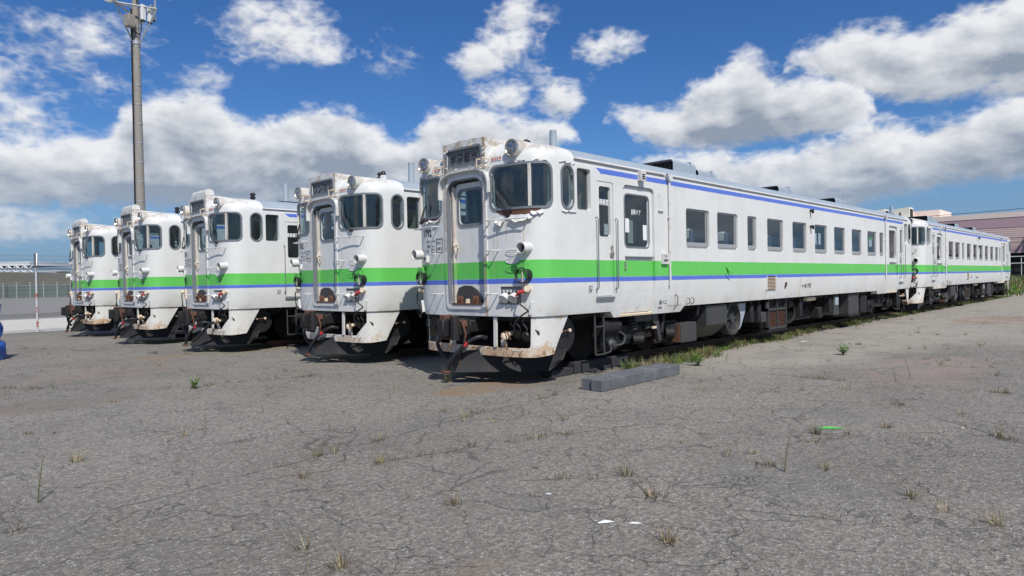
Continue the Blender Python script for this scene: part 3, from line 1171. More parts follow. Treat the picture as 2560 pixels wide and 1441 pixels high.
        for x0 in (3.76, 4.02):
            pb = MB().use(M['livery'])
            o_ = [(sx(x0), 1.09), (sx(x0 + .24), 1.09), (sx(x0 + .24), 1.30), (sx(x0), 1.30)]
            plate(pb, o_ if sg > 0 else mirs(o_), -.01, .005)
            pb.build('access_panel', root)

    # --- roof: ventilators, exhaust stack, whistle, antenna, walkway seams
    def vent(x0, ln, w, h):
        h = h + .05
        v = MB().use(M['roofmetal'])
        sec = [(-w / 2, 0), (w / 2, 0), (w / 2, h - .06), (w / 2 - .05, h), (-w / 2 + .05, h), (-w / 2, h - .06)]
        bm = bmesh.new()
        A = [bm.verts.new((x0, p[0], 3.76 + p[1])) for p in sec]
        B = [bm.verts.new((x0 + ln, p[0], 3.76 + p[1] * .98)) for p in sec]
        for i in range(6):
            bm.faces.new((A[i], A[(i + 1) % 6], B[(i + 1) % 6], B[i]))
        bm.faces.new(B)
        v.bm(bm)
        v.use(M['dark'])
        v.add([(x0 + .25, p[0] * .97, 3.76 + p[1] * .97) for p in sec], [list(range(6))])
        v.use(M['black'])
        for t in range(-3, 4):
            v.box(x0 + .02, x0 + .03, t * w / 8 - .004, t * w / 8 + .004, 3.78, 3.74 + h)
        vo = v.build('roof_ventilator', root)
        rib = MB().use(M['roofmetal'])
        rib.box(x0 + ln * .75, x0 + ln * .75 + .02, -w / 2 - .015, w / 2 + .015, 3.76, 3.775 + h)
        rib.build('clamp_band', vo)
    for x0, ln, w, h in ((5.75, 1.0, .80, .38), (6.9, .85, .76, .28), (11.4, .95, .76, .30), (15.9, .95, .76, .30)):
        vent(x0, ln, w, h)
    ex = MB().use(M['roofmetal'])
    ex.lathe([(.0, 3.74), (.085, 3.74), (.085, 3.95), (.072, 4.0), (.068, 4.42), (.06, 4.42), (.058, 4.2), (0, 4.2)], Matrix.Translation((2.45, .2, 0)), 18)
    ex.use(M['black']).box(2.05, 2.85, -.25, .65, 3.84, 3.875)
    ex.build('exhaust_stack', root)
    wh = MB().use(M['black'])
    wh.lathe([(.05, 3.70), (.05, 3.90), (.08, 3.90), (.08, 3.93), (.05, 3.94), (.05, 3.98), (.075, 3.99), (.07, 4.02), (.02, 4.05), (0, 4.05)], Matrix.Translation((1.35, -.12, 0)), 14)
    wh.lathe([(.10, 3.76), (.10, 3.795), (0, 3.80)], Matrix.Translation((1.35, -.12, 0)), 14)
    wh.build('roof_whistle', root)
    sm = MB().use(M['roofmetal'])
    for x in (4.4, 8.9, 13.4):
        sm.box(x, x + .03, -.9, .9, 3.66, 3.745)
    for x, y in ((2.6, -.6), (8.5, -.5), (9.2, -.55), (13.0, -.5), (18.6, .1)):
        sm.lathe([(.04, 3.72), (.04, 3.84), (0, 3.85)], Matrix.Translation((x, y, 0)), 10)
    sm.tube([(3.1, -.62, 3.7), (3.1, -.62, 3.82), (3.22, -.62, 3.82), (3.22, -.62, 3.70)], .012, 6)
    sm.build('roof_fittings', root)
    rb = MB().use(M['black'])
    rb.bbox(19.0, 19.5, -.55, -.15, 3.74, 3.90)
    rb.build('roof_box', root)

    # --- both front faces
    for end in (0, 1):
        def SS(s, z, n=0):
            return S(s, z, n, end)
        # destination hood standing proud of the dome
        hd = MB().use(M['livery'])
        bm = bmesh.new()
        W_ = .50
        yb = -1 if not end else 1
        def V(x, y, z):
            return bm.verts.new((CARL - x if end else x, y * (1 if not end else -1), z))
        top = []
        prof = [(-W_, 3.845), (-.25, 3.862), (0, 3.868), (.25, 3.862), (W_, 3.845)]
        f_ = [V(-.022, y, z) for y, z in prof]
        f2 = [V(.01, y, z + .012) for y, z in prof]
        b_ = [V(1.0, y * 1.05, z - .055) for y, z in prof]
        fl, fr_ = V(-.022, -W_, 3.40), V(-.022, W_, 3.40)
        bl_, br_ = V(1.0, -W_ * 1.05, 3.40), V(1.0, W_ * 1.05, 3.40)
        for i in range(4):
            bm.faces.new((f_[i], f_[i + 1], f2[i + 1], f2[i]))
            bm.faces.new((f2[i], f2[i + 1], b_[i + 1], b_[i]))
        # front plate with the blind's opening
        zz0, zz1, yy = 3.475, 3.73, .395
        inn = [V(-.022, -yy, zz0), V(-.022, yy, zz0), V(-.022, yy, zz1), V(-.022, -yy, zz1)]
        bm.faces.new((fl, fr_, inn[1], inn[0]))
        bm.faces.new((fr_, f_[4], inn[2], inn[1]))
        bm.faces.new([inn[3], inn[2]] + [f_[i] for i in (4, 3, 2, 1, 0)])
        bm.faces.new((inn[0], inn[3], f_[0], fl))
        bm.faces.new((fl, f_[0], f2[0], b_[0], bl_))
        bm.faces.new((fr_, br_, b_[4], f2[4], f_[4]))
        back = [V(.03, -yy, zz0), V(.03, yy, zz0), V(.03, yy, zz1), V(.03, -yy, zz1)]
        for i in range(4):
            bm.faces.new((inn[i], inn[(i + 1) % 4], back[(i + 1) % 4], back[i]))
        fl2, fr2 = V(.06, -W_, 3.40), V(.06, W_, 3.40)
        ll, lr = V(.02, -W_, 3.33), V(.02, W_, 3.33)
        bm.faces.new((fl, fr_, lr, ll))
        hd.bm(bm)
        ho = hd.build('destination_hood', root)
        def XF(x):
            return CARL - x if end else x
        fy = -1 if not end else 1
        fr = MB().use(M['gasket'])
        bm = flat(rr(-.435, .435, 3.445, 3.76, .07), .022, .036, rr(-.395, .395, 3.48, 3.725, .045))
        for v in bm.verts:
            v.co = Vector((XF(-v.co.z), fy * v.co.x, v.co.y))
        fr.bm(bm)
        fo = fr.build('destination_frame', ho)
        bl = MB().use(M['mesh_grey'])
        bl.add([(XF(-.008), -.40, 3.47), (XF(-.008), .40, 3.47), (XF(-.008), .40, 3.735), (XF(-.008), -.40, 3.735)], [(0, 1, 2, 3)])
        bl.build('destination_blind', ho)

        # door column: proud frame, rain hood above, leaf, window, gangway footplate
        fr = MB().use(M['livery'])
        plate(fr, rr2(-.495, .495, 1.165, 3.30, .26, .09, 8), -.02, .020, rr2(-.43, .43, 1.245, 3.25, .21, .05, 8), end)
        fr.use(M['gasket'])
        plate(fr, rr2(-.432, .432, 1.243, 3.252, .212, .05, 8), -.14, .022, rr2(-.418, .418, 1.255, 3.238, .20, .045, 8), end)
        fo = fr.build('door_frame', root)
        ar = MB().use(M['white'])
        pts = []
        for k_ in range(25):
            a = R(180 - 180 * k_ / 24)
            ca, sa = math.cos(a), math.sin(a)
            pts.append((.585 * math.copysign(abs(ca) ** .5, ca), 3.05 + .33 * abs(sa) ** .62))
        pts = [(-.585, 2.98)] + pts + [(.585, 2.98)]
        n_ = len(pts)
        vs = []
        for s_, z_ in pts:
            dz_ = .02
            sc_ = .965
            for (ss_, zz_, nn_) in ((s_, z_, .0), (s_, z_, .075), (s_ * sc_, z_ - dz_, .075), (s_ * sc_, z_ - dz_, .0)):
                p = S(ss_, min(zz_, 3.26), nn_, end)
                p.z = zz_
                vs.append(p)
        fs = []
        for i in range(n_ - 1):
            for j in range(4):
                fs.append((i * 4 + j, i * 4 + (j + 1) % 4, i * 4 + 4 + (j + 1) % 4, i * 4 + 4 + j))
        fs += [(0, 1, 2, 3), tuple((n_ - 1) * 4 + t for t in (3, 2, 1, 0))]
        ar.add(vs, fs)
        ar.build('rain_hood', root)
        # jamb lining at the left of the door, heavily stained
        jb = MB().use(M['rust'])
        jb.use(M['stained2'])
        plate(jb, [(-.425, 1.25), (-.345, 1.25), (-.345, 3.16), (-.425, 3.05)], -.12, -.055, end=end)
        jb.use(M['stained'])
        plate(jb, [(-.348, 1.25), (-.328, 1.25), (-.328, 3.16), (-.348, 3.16)], -.12, -.030, end=end)
        jb.use(M['stained2'])
        plate(jb, [(.392, 1.25), (.42, 1.25), (.42, 3.06), (.392, 3.12)], -.12, -.06, end=end)
        jb.build('door_jamb', fo)
        d = MB().use(M['livery'])
        plate(d, rr(-.325, .39, 1.245, 3.20, .10), -.12, -.085, rr(-.24, .30, 2.54, 3.075, .09), end)
        do = d.build('gangway_door', root)
        p = MB().use(M['gasket'])
        plate(p, rr(-.275, .335, 2.505, 3.11, .12), -.087, -.068, rr(-.24, .30, 2.54, 3.075, .09), end)
        p.build('door_window_frame', do)
        p = MB().use(M['cabglass'])
        plate(p, rr(-.25, .31, 2.53, 3.085, .08), -.105, -.10, end=end)
        p.build('pane', do)
        h = MB().use(M['cream'])
        h.tube([SS(-.31, 2.22, -.085), SS(-.31, 2.22, -.02), SS(-.29, 2.19, .0), SS(-.19, 2.17, .0)], .012, 8)
        h.tube([SS(-.31, 2.10, -.085), SS(-.25, 2.11, -.03), SS(-.19, 2.165, -.005)], .010, 8)
        h.build('door_handle', do)
        # footplate: folded-up grey plate with rusty prongs
        gp = MB().use(M['box'])
        plate(gp, [(-.30, 1.28), (.31, 1.28), (.27, 1.37), (.18, 1.47), (.05, 1.535), (-.12, 1.545), (-.25, 1.51), (-.30, 1.42)], -.075, -.05, end=end)
        go = gp.build('gangway_footplate', root)
        pr = MB().use(M['rust'])
        for s_ in (-.22, -.15, .15, .22):
            pr.box(0, 0, 0, 0, 0, 0)
            bm = flat([(s_ - .012, 1.25), (s_ + .012, 1.25), (s_ + .016, 1.33), (s_, 1.38), (s_ - .014, 1.34)], -.045, .01)
            pr.bm(wrap(bm, end))
        pr.use(M['cream'])
        pr.bm(wrap(flat([(-.02, 1.25), (.02, 1.25), (.012, 1.33), (-.012, 1.33)], -.045, .02), end))
        pr.use(M['rust'])
        pr.bm(wrap(flat([(-.34, 1.235), (.38, 1.235), (.38, 1.262), (-.34, 1.262)], -.09, .03), end))
        pr.build('footplate_prongs', go)

        # headlights in drawn-out housings
        for sg in (1, -1):
            cy, cz = -sg * 1.04 * (1 if not end else -1), 3.60
            d_ = (-1, 0, 0) if not end else (1, 0, 0)
            mt_ = RX((XF(.09), cy, cz), d_)
            hb = MB().use(M['livery'])
            hb.lathe([(.118, -.50), (.126, -.25), (.132, -.05), (.124, .06)], mt_, 24)
            hb_o = hb.build('headlight', root)
            rm = MB().use(M['chrome'])
            rm.lathe([(.120, .06), (.128, .065), (.132, .085), (.128, .10), (.112, .108), (.104, .10), (.100, .08), (.096, .078)], mt_, 28)
            rm.build('headlight_rim', hb_o)
            rf = MB().use(M['reflector'])
            rf.lathe([(.098, .078), (.085, .03), (.05, -.01), (.02, -.025), (0, -.025)], mt_, 24)
            rf.use(M['cream']).lathe([(.016, -.02), (.018, .02), (.0, .035)], mt_, 10)
            rf.build('reflector', hb_o)
            ln = MB().use(M['lens'])
            ln.lathe([(.098, .078), (.07, .092), (.03, .10), (0, .102)], mt_, 24)
            ln.build('lens', hb_o)
        # tail lamps: short white tubes
        for sg in (1, -1):
            u = 1.215
            p = SS(sg * 1.245, 2.09, 0)
            d_ = Vector((-1, -sg * .12 * (1 if not end else -1), 0)) if not end else Vector((1, -sg * .12 * -1, 0))
            mt_ = RX(p - d_.normalized() * .10, d_)
            tb = MB().use(M['white'])
            tb.lathe([(.082, 0), (.082, .20), (.088, .20), (.088, .215), (.082, .22), (.082, .28), (.076, .28), (.074, .13)], mt_, 24)
            to_ = tb.build('tail_lamp', root)
            t2 = MB().use(M['black'])
            t2.lathe([(.075, .13), (.06, .15), (.03, .16), (0, .163)], mt_, 20)
            t2.build('tail_lens', to_)
        # long bars below the windows
        for s0, s1 in ((.56, 1.27), (-1.36, -.70)):
            rb_ = MB().use(M['white'])
            bracket(rb_, s0, s1, 2.535, .12, .011, end)
            rb_.build('wiper_step', root)
        for s0, s1, z in ((.54, .72, 2.075), (.50, .70, 1.41), (-.86, -.66, 2.075), (-.82, -.60, 1.41)):
            rb_ = MB().use(M['white'])
            bracket(rb_, s0, s1, z, .11, .010, end)
            rb_.build('climbing_step', root)
        for s0, s1, z in ((.41, .55, 3.50), (-.63, -.50, 3.50)):
            rb_ = MB().use(M['cream'])
            for z_ in (z, z - .12):
                base = S(s0, z_, .02, end)
                b2 = S(s1, z_, .02, end)
                for pp in (base, b2):
                    pass
                xo = -.12
                rb_.tube([(XF(.05), base.y, z_), (XF(xo), base.y, z_), (XF(xo), b2.y, z_), (XF(.05), b2.y, z_)], .009, 6)
            rb_.tube([(XF(xo), base.y, z), (XF(xo), base.y, z - .12)], .009, 6)
            rb_.build('hood_step', root)
        # wipers
        for (s0, z0, s1, z1, s2) in ((.98, 2.66, .71, 2.98, .62), (-1.19, 2.64, -1.02, 2.92, -.98)):
            w_ = MB().use(M['black'])
            w_.cyl(SS(s0, z0, .0), SS(s0, z0, .06), .028, seg=10)
            w_.use(M['box'])
            w_.tube([SS(s0, z0, .055), SS((s0 + s1) / 2, (z0 + z1) / 2, .045), SS(s1, z1, .03)], .010, 6)
            w_.tube([SS(s0 + .05, z0, .055), SS((s0 + s1) / 2 + .05, (z0 + z1) / 2, .045), SS(s1 + .04, z1, .03)], .007, 6)
            w_.use(M['black'])
            w_.tube([SS(s1 - .03, z1 + .20, .012), SS(s1, z1, .022), SS(s1 + .02, z1 - .17, .012)], .008, 6)
            w_.build('wiper', root)
        # three oval builder's plates
        for z, mt in ((2.03, M['white']), (1.912, M['white']), (1.778, M['green'])):
            ov = MB().use(mt)
            cs = .985
            def el_(a, c):
                return [(cs + a * math.cos(R(t * 15)), z + c * math.sin(R(t * 15))) for t in range(24)]
            plate(ov, el_(.128, .050), -.003, .010, el_(.116, .040), end)
            plate(ov, el_(.117, .041), -.003, .005, None, end)
            for t in range(-4, 5):
                hgt = .012
                for dz_ in (.013, -.016):
                    if abs(t) > 3 and dz_ < 0:
                        continue
                    x_ = cs + t * .019
                    ov.bm(wrap(flat([(x_ - .006, z + dz_ - hgt / 2), (x_ + .006, z + dz_ - hgt / 2), (x_ + .006, z + dz_ + hgt / 2), (x_ - .006, z + dz_ + hgt / 2)], .004, .009), end, False))
            ov.build('maker_plate', root)
        # jumper receptacles in their recess
        jr = MB().use(M['gasket'])
        plate(jr, [(.75, 1.45), (1.14, 1.45), (1.14, 1.50), (.75, 1.50)], -.06, -.02, end=end)
        for k_ in range(5):
            s_ = .79 + k_ * .07
            jr.use(M['white']).bm(wrap(flat([(s_, 1.43), (s_ + .03, 1.43), (s_ + .03, 1.47), (s_, 1.47)], -.03, -.005), end, False))
        jo = jr.build('jumper_bracket', root)
        for s_ in (.84, 1.015):
            cp = MB().use(M['white'])
            c0 = SS(s_, 1.385, -.03)
            dd = (SS(s_, 1.385, .1) - c0).normalized() + Vector((0, 0, -.75))
            cp.lathe([(.0, .0), (.055, .0), (.075, .05), (.082, .09), (.078, .10), (.0, .105)], RX(c0, dd), 20)
            cp.build('jumper_cap', jo)
        # electric head with its hanging cable at both flanks
        for sg in (1, -1):
            s_ = sg * 1.26
            eh = MB().use(M['cream'])
            eh.cyl(SS(s_, 1.47, 0), SS(s_, 1.49, .09), .04, .05, 12)
            if sg > 0:
                eh.use(M['red'])
                eh.cyl(SS(s_ - .05, 1.45, .06), SS(s_ - .13, 1.43, .10), .035, .028, 10)
                eh.cyl(SS(s_ - .08, 1.44, .07), SS(s_ - .16, 1.38, .10), .02, .016, 8)
            eo = eh.build('cable_head', root)
            cb = MB().use(M['black'])
            if sg > 0:
                pts = [(s_ - .10, 1.42, .09), (s_ - .11, 1.30, .11), (s_ - .03, 1.22, .10), (s_ + .03, 1.16, .09), (s_ - .04, 1.10, .09), (s_ - .14, .99, .07), (s_ - .19, .88, .03)]
            else:
                pts = [(s_, 1.46, .09), (s_ - .06, 1.38, .11), (s_ - .07, 1.25, .11), (s_ + .02, 1.16, .10), (s_ + .08, 1.08, .10), (s_ - .04, 1.02, .10), (s_ - .10, 1.10, .12), (s_ - .03, 1.18, .10)]
            cb.tube([SS(a, z, n) for a, z, n in pts], .013, 8, sub=5)
            cb.build('jumper_cable', eo)
            ck = MB().use(M['white'])
            ck.bm(wrap(flat([(s_ + sg * .04, 1.10), (s_ + sg * .08, 1.10), (s_ + sg * .075, 1.28), (s_ + sg * .05, 1.30)], 0, .05), end, False))
            ck.build('cable_hook', eo)
        # small socket box above the left lamp board
        sb = MB().use(M['white'])
        sb.bm(wrap(flat([(-1.085, 1.95), (-.99, 1.95), (-.99, 2.06), (-1.085, 2.06)], 0, .05), end))
        sb.use(M['black']).bm(wrap(flat([(-1.06, 1.985), (-1.02, 1.985), (-1.02, 2.04), (-1.06, 2.04)], .05, .056), end, False))
        sb.build('socket_box', root)

        # skirt below the front, open in the middle
        zt, zb = 1.052, .445
        sk = MB().use(M['skirt'])
        for sg in (1, -1):
            def q(pts):
                return pts if sg > 0 else mirs(pts)
            if sg > 0:
                wing = [(1.33, .62), (1.33, 1.05), (sx(.87), 1.05), (sx(.53), zb + .03), (1.42, zb), (.0, zb), (.0, .575), (1.25, .575), (1.31, .59)]
                plate(sk, wing, -.045, -.028, end=end)
                plate(sk, [(.60, .585), (.665, .585), (.665, 1.05), (.60, 1.05)], -.05, -.022, end=end)
                plate(sk, [(.665, .585), (.78, .585), (.78, .67), (.70, .70), (.665, .69)], -.15, -.13, end=end)
            else:
                wing = [(1.46, .60), (1.46, 1.05), (sx(.87), 1.05), (sx(.53), zb + .03), (1.42, zb), (.0, zb), (.0, .585), (.36, .585), (.36, .74), (.46, .80), (.50, .80), (.50, .585), (1.40, .585)]
                plate(sk, q(wing), -.045, -.028, end=end)
        # returned edges give the plate its thickness
        plate(sk, [(-1.40, .562), (1.25, .562), (1.25, .576), (-1.40, .576)], -.11, -.03, end=end)
        sk.build('front_skirt', root)
        st = MB().use(M['white'])
        for s0 in (1.05,):
            st.tube([SS(s0, .575, -.03), SS(s0, .56, .06), SS(s0 + .14, .56, .06), SS(s0 + .14, .575, -.03)], .009, 6)
        st.build('skirt_step', root)

        # snow plough: dark blade sweeping back to both sides
        pl = MB().use(M['under'])
        rows = []
        for k_ in range(-8, 9):
            u = k_ / 8 * 1.28
            a = abs(k_) / 8
            xb = -.30 + 1.04 * a
            lift = 0 if a < .9 else (a - .9) * 1.6
            rows.append([(XF(xb), u, .185 + lift), (XF(xb + .09), u, .30 + lift * .5), (XF(xb + .12), u, .44), (XF(xb + .15), u * 1.02, .52)])
        vs = [p for r_ in rows for p in r_]
        fs = [(i * 4 + j, i * 4 + 4 + j, i * 4 + 5 + j, i * 4 + 1 + j) for i in range(16) for j in range(3)]
        pl.add(vs, fs, True)
        pl.add([(p[0] + (-.02 if end else .02), p[1], p[2]) for p in vs], [f[::-1] for f in fs], True)
        for sg in (1, -1):
            pl.use(M['box'])
            pl.tube([(XF(.89), sg * 1.30, .53), (XF(.83), sg * 1.285, .38), (XF(.64), sg * 1.15, .20)], .014, 6)
        pl.build('snow_plough', root)

        # coupler, draft gear and the rusty bracket
        cp = MB().use(M['rust'])
        cp.bbox(*sorted((XF(-.30), XF(-.12))), .20, .34, .70, 1.08, .01)
        cp.bbox(*sorted((XF(-.26), XF(-.18))), -.20, .22, .90, 1.0, .01)
        cp.use(M['under'])
        cp.bbox(*sorted((XF(-.10), XF(.6))), -.16, .16, .80, 1.0, .02)
        cp.bbox(*sorted((XF(-.38), XF(-.08))), -.17, .13, .76, 1.03, .03)
        cp.cyl((XF(-.36), -.10, .70), (XF(-.36), -.10, 1.07), .075, seg=12)
        cp.bbox(*sorted((XF(-.50), XF(-.36))), .02, .17, .74, 1.02, .02)
        cp.use(M['rust'])
        cp.tube([(XF(-.34), -.02, 1.08), (XF(-.30), -.20, .98), (XF(-.28), -.26, .80), (XF(-.26), -.20, .66)], .018, 6)
        cp.use(M['box'])
        cp.bbox(*sorted((XF(.02), XF(.12))), -.16, .16, 1.0, 1.10, .01)
        cp.build('coupler', root)

        # brake hoses
        for pts, band in (([(.05, .42, .82), (-.10, .45, .84), (-.22, .47, .74), (-.24, .46, .58), (-.20, .40, .44), (-.16, .32, .38)], None),
                          ([(.05, -.38, .72), (-.08, -.34, .74), (-.20, -.22, .66), (-.30, -.08, .50), (-.34, .04, .34), (-.34, .10, .24)], 2)):
            hs_ = MB().use(M['black'])
            sgn = 1 if not end else -1
            pp = [(XF(a), c * sgn, z) for a, c, z in pts]
            hs_.tube(pp, .032, 10, sub=5)
            ho_ = hs_.build('brake_hose', root)
            fx = MB().use(M['cream'] if band is None else M['red'])
            v0, v1 = Vector(pp[1 if band is None else 2]), Vector(pp[2 if band is None else 3])
            if band is None:
                fx.cyl(Vector(pp[0]), Vector(pp[1]), .048, .044, 12)
                fx.lathe([(0, -.05), (.04, -.035), (.052, 0), (.04, .035), (0, .05)], RX(pp[1], (0, 0, 1)), 12)
            else:
                fx.cyl(v0 + (v1 - v0) * .05, v0 + (v1 - v0) * .35, .037, seg=12)
            fx.build('hose_coupling' if band is None else 'hose_band', ho_)
            if band is not None:
                gl_ = MB().use(M['rust'])
                e_ = Vector(pp[-1])
                gl_.cyl(e_, e_ + Vector((0, .05, -.06)), .035, .03, 10)
                gl_.bbox(e_.x - .05, e_.x + .03, e_.y - .02, e_.y + .12, e_.z - .08, e_.z - .04, .008)
                gl_.build('hose_coupling', ho_)
        ch = MB().use(M['rust'])
        for k_ in range(9):
            c0 = Vector((XF(-.20), -.02 * (1 if not end else -1) + .004 * (k_ % 2), .50 - k_ * .028))
            ch.tube([c0 + Vector((0, .010 * math.cos(R(a)) if k_ % 2 else 0, .018 * math.sin(R(a)))) + Vector((.010 * math.cos(R(a)) if not k_ % 2 else 0, 0, 0)) for a in range(0, 361, 60)], .004, 4)
        ch.build('chain', root)

        # behind the openings: valve, jumper sockets, pipes
        for sg in (1, -1):
            cc = MB().use(M['black'])
            sgn = sg * (1 if not end else -1)
            for k_, (u, z) in enumerate(((.90, .80), (1.06, .76), (1.22, .82))):
                if sg < 0 and k_ == 2:
                    continue
                x_ = XF(.22 + .03 * k_)
                d_ = Vector((-1 if not end else 1, 0, -.55))
                cc.lathe([(0, -.12), (.06, -.12), (.075, -.02), (.088, .03), (.08, .045), (0, .05)], RX((x_, -u * sgn, z), d_), 16)
            cc.build('jumper_socket', root)
            wr = MB().use(M['box'])
            for k_ in range(3):
                u = .82 + k_ * .13
                wr.tube([(XF(.18), -u * sgn, 1.06), (XF(.10), -(u + .04) * sgn, .97), (XF(.12), -(u + .10) * sgn, .88), (XF(.16), -(u + .03) * sgn, .80)], .010, 6, sub=4)
            wr.build('wiring', root)
        vv = MB().use(M['cream'])
        sgn = 1 if not end else -1
        vv.lathe([(0, -.06), (.05, -.045), (.065, 0), (.05, .045), (0, .06)], RX((XF(.05), -.78 * sgn, .76), (0, 0, 1)), 14)
        vv.cyl((XF(.05), -.78 * sgn, .76), (XF(.2), -.78 * sgn, .80), .035, seg=10)
        vo = vv.build('brake_valve', root)
        vh = MB().use(M['rust'])
        vh.tube([(XF(.04), -.76 * sgn, .82), (XF(.0), -.88 * sgn, .84), (XF(.0), -.95 * sgn, .72)], .012, 6)
        vh.build('valve_handle', vo)
        # dark bulkhead and end beam closing the underframe
        bk = MB().use(M['under'])
        bk.box(*sorted((XF(.62), XF(.70))), -1.2, 1.2, .50, 1.04)
        bk.box(*sorted((XF(.22), XF(.34))), -1.25, 1.25, .98, 1.045)
        bk.box(*sorted((XF(.30), XF(.70))), -.32, -.26, .60, 1.0)
        bk.box(*sorted((XF(.30), XF(.70))), .26, .32, .60, 1.0)
        bk.build('end_beam', root)
        # round guard plate beside the front wheel, with its tap
        for sg in (1, -1):
            gd = MB().use(M['black'])
            y_ = -sg * 1.17
            gd.cyl((XF(.98), y_, .74), (XF(.98), y_ + sg * .55, .74), .29, seg=28)
            go_ = gd.build('air_tank', root)
            tp = MB().use(M['cream'])
            for x_ in (.84, 1.06):
                tp.lathe([(0, -.03), (.028, -.02), (.032, .0), (.028, .02), (0, .03)], RX((XF(x_), y_ - sg * .07, .80), (0, 0, 1)), 10)
            tp.use(M['rust']).cyl((XF(.86), y_ - sg * .07, .795), (XF(1.04), y_ - sg * .07, .80), .012, seg=6)
            tp.build('tank_tap', go_)

    # --- cab interior: bulkhead, desk, seat, curtain
    it = MB().use(M['interior'])
    for end in (0, 1):
        def XF(x):
            return CARL - x if end else x
        it.box(*sorted((XF(1.42), XF(1.46))), -1.36, -.42, 1.62, 3.42)
        it.box(*sorted((XF(1.42), XF(1.46))), .42, 1.36, 1.62, 3.42)
        it.box(*sorted((XF(.25), XF(.75))), .45, 1.25, 1.62, 2.50)
        it.box(*sorted((XF(.25), XF(.70))), -1.25, -.50, 1.62, 2.45)
        it.box(*sorted((XF(3.70), XF(3.74))), -1.36, -.40, 1.62, 3.42)
        it.box(*sorted((XF(3.70), XF(3.74))), .40, 1.36, 1.62, 3.42)
    it.build('partition', root)
    cu = MB().use(M['yellowgreen'])
    vs = []
    for i in range(25):
        y = .62 + .5 * i / 24
        x = 1.30 + .03 * math.sin(i * 1.7)
        vs += [(x, y, 2.2), (x, y, 3.45)]
    cu.add(vs, [(i * 2, i * 2 + 2, i * 2 + 3, i * 2 + 1) for i in range(24)], True)
    cu.build('cab_curtain', root)
    x = 4.75
    k = 0
    while x < CARL - 4.6:
        st = MB().use(M['seat'])
        for sg in (1, -1):
            y0, y1 = sorted((sg * .42, sg * 1.36))
            st.use(M['seat']).bbox(x, x + .12, y0, y1, 1.75, 2.56, .03)
            st.bbox(x + .12, x + .55, y0, y1, 1.95, 2.08, .03)
            st.use(M['cloth']).bbox(x - .006, x + .126, y0 + .04, y1 - .04, 2.36, 2.568, .02)
        st.build('bench_seat', root)
        x += .735 if k % 2 else .74
        k += 1

    # --- bogies
    def bogie(cx):
        bo = MB().use(M['under'])
        for sg in (1, -1):
            y = sg * 1.06
            bo.bbox(cx - 1.35, cx + 1.35, y - .06, y + .06, .62, .78, .02)
            bo.bbox(cx - .45, cx + .45, y - .07, y + .07, .50, .66, .02)
            for d in (-1.05, 1.05):
                bo.bbox(cx + d - .17, cx + d + .17, y - .12 * 1, y + .12, .44, .74, .03)
                bo.cyl((cx + d, y, .60), (cx + d, y + sg * .17, .60), .11, seg=14)
            bo.bbox(cx - 1.25, cx - .6, y - .03, y + .03, .36, .44, .01)
            bo.bbox(cx + .6, cx + 1.25, y - .03, y + .03, .36, .44, .01)
        bo.box(cx - .3, cx + .3, -1.0, 1.0, .62, .86)
        root_b = bo.build('bogie', root)
        for d in (-1.05, 1.05):
            w_ = MB().use(M['under'])
            for sg in (1, -1):
                w_.lathe([(.0, -.02), (.18, -.02), (.34, .01), (.43, .0), (.43, .10), (.455, .11), (.455, .135), (.30, .13), (.0, .10)],
                         RX((cx + d, sg * .60, .60), (0, -sg, 0)), 28)
            w_.cyl((cx + d, -.6, .60), (cx + d, .6, .60), .08, seg=12)
            w_.build('wheelset', root_b)
        for sg in (1, -1):
            for d in (-.22, .22):
                sp = MB().use(M['box'])
                pts = [(cx + d + .09 * math.cos(t * .9), sg * 1.14 + .07 * math.sin(t * .9), .66 + .30 * t / 40) for t in range(41)]
                sp.tube(pts, .017, 5)
                sp.build('spring', root_b)
            sp = MB().use(M['under'])
            sp.cyl((cx + .62, sg * 1.22, .58), (cx + .70, sg * 1.22, .96), .04, seg=10)
            sp.build('damper', root_b)
    bogie(3.2)
    bogie(CARL - 3.2)

    # --- equipment under the floor
    def eq(name, fn):
        mb = MB()
        fn(mb)
        return mb.build(name, root)
    yn = -1.30
    eq('battery_box', lambda m_: (m_.use(M['box']).bbox(4.42, 5.02, yn, -.55, .33, .72, .015), m_.use(M['rust']).box(4.40, 4.42, yn + .03, -.6, .35, .70)))
    def tank(m_):
        m_.use(M['box'])
        y0 = -1.34
        m_.prism([(y0, .62), (y0, 1.02), (-.55, 1.02), (-.55, .34), (y0 + .34, .34)], 0, 5.35, 6.26)
    eq('fuel_tank', tank)
    def fan(m_):
        m_.use(M['box']).lathe([(0, 0), (.34, 0), (.36, .04), (.36, .20), (.33, .22), (.30, .10), (0, .10)], RX((6.72, -1.05, .68), (0, -1, .0)), 26)
        m_.cyl((6.72, -1.16, .68), (6.72, -1.25, .68), .09, seg=12)
        for k in range(8):
            a = k * math.pi / 4
            m_.cyl((6.72, -1.2, .68), (6.72 + .30 * math.cos(a), -1.2, .68 + .30 * math.sin(a)), .012, seg=5)
    eq('cooling_fan', fan)
    def plate_(m_):
        m_.use(M['roofmetal']).prism([(7.05, 1.0), (7.05, .42), (7.16, .48), (7.38, .80), (7.42, 1.0)], 1, -1.22, -1.18)
    eq('duct_cover', plate_)
    def rad(m_):
        m_.use(M['box'])
        for a in ((8.42, 8.46, .33, 1.06), (9.45, 9.49, .33, 1.06), (8.42, 9.49, .33, .38), (8.42, 9.49, .78, .82), (8.93, 8.96, .33, 1.06)):
            m_.box(a[0], a[1], -1.32, -1.24, a[2], a[3])
        m_.use(M['dark']).box(8.44, 9.48, -1.24, -.6, .35, 1.05)
        m_.use(M['under']).box(8.40, 9.51, -1.30, -.6, .27, .33)
    ro = eq('radiator', rad)
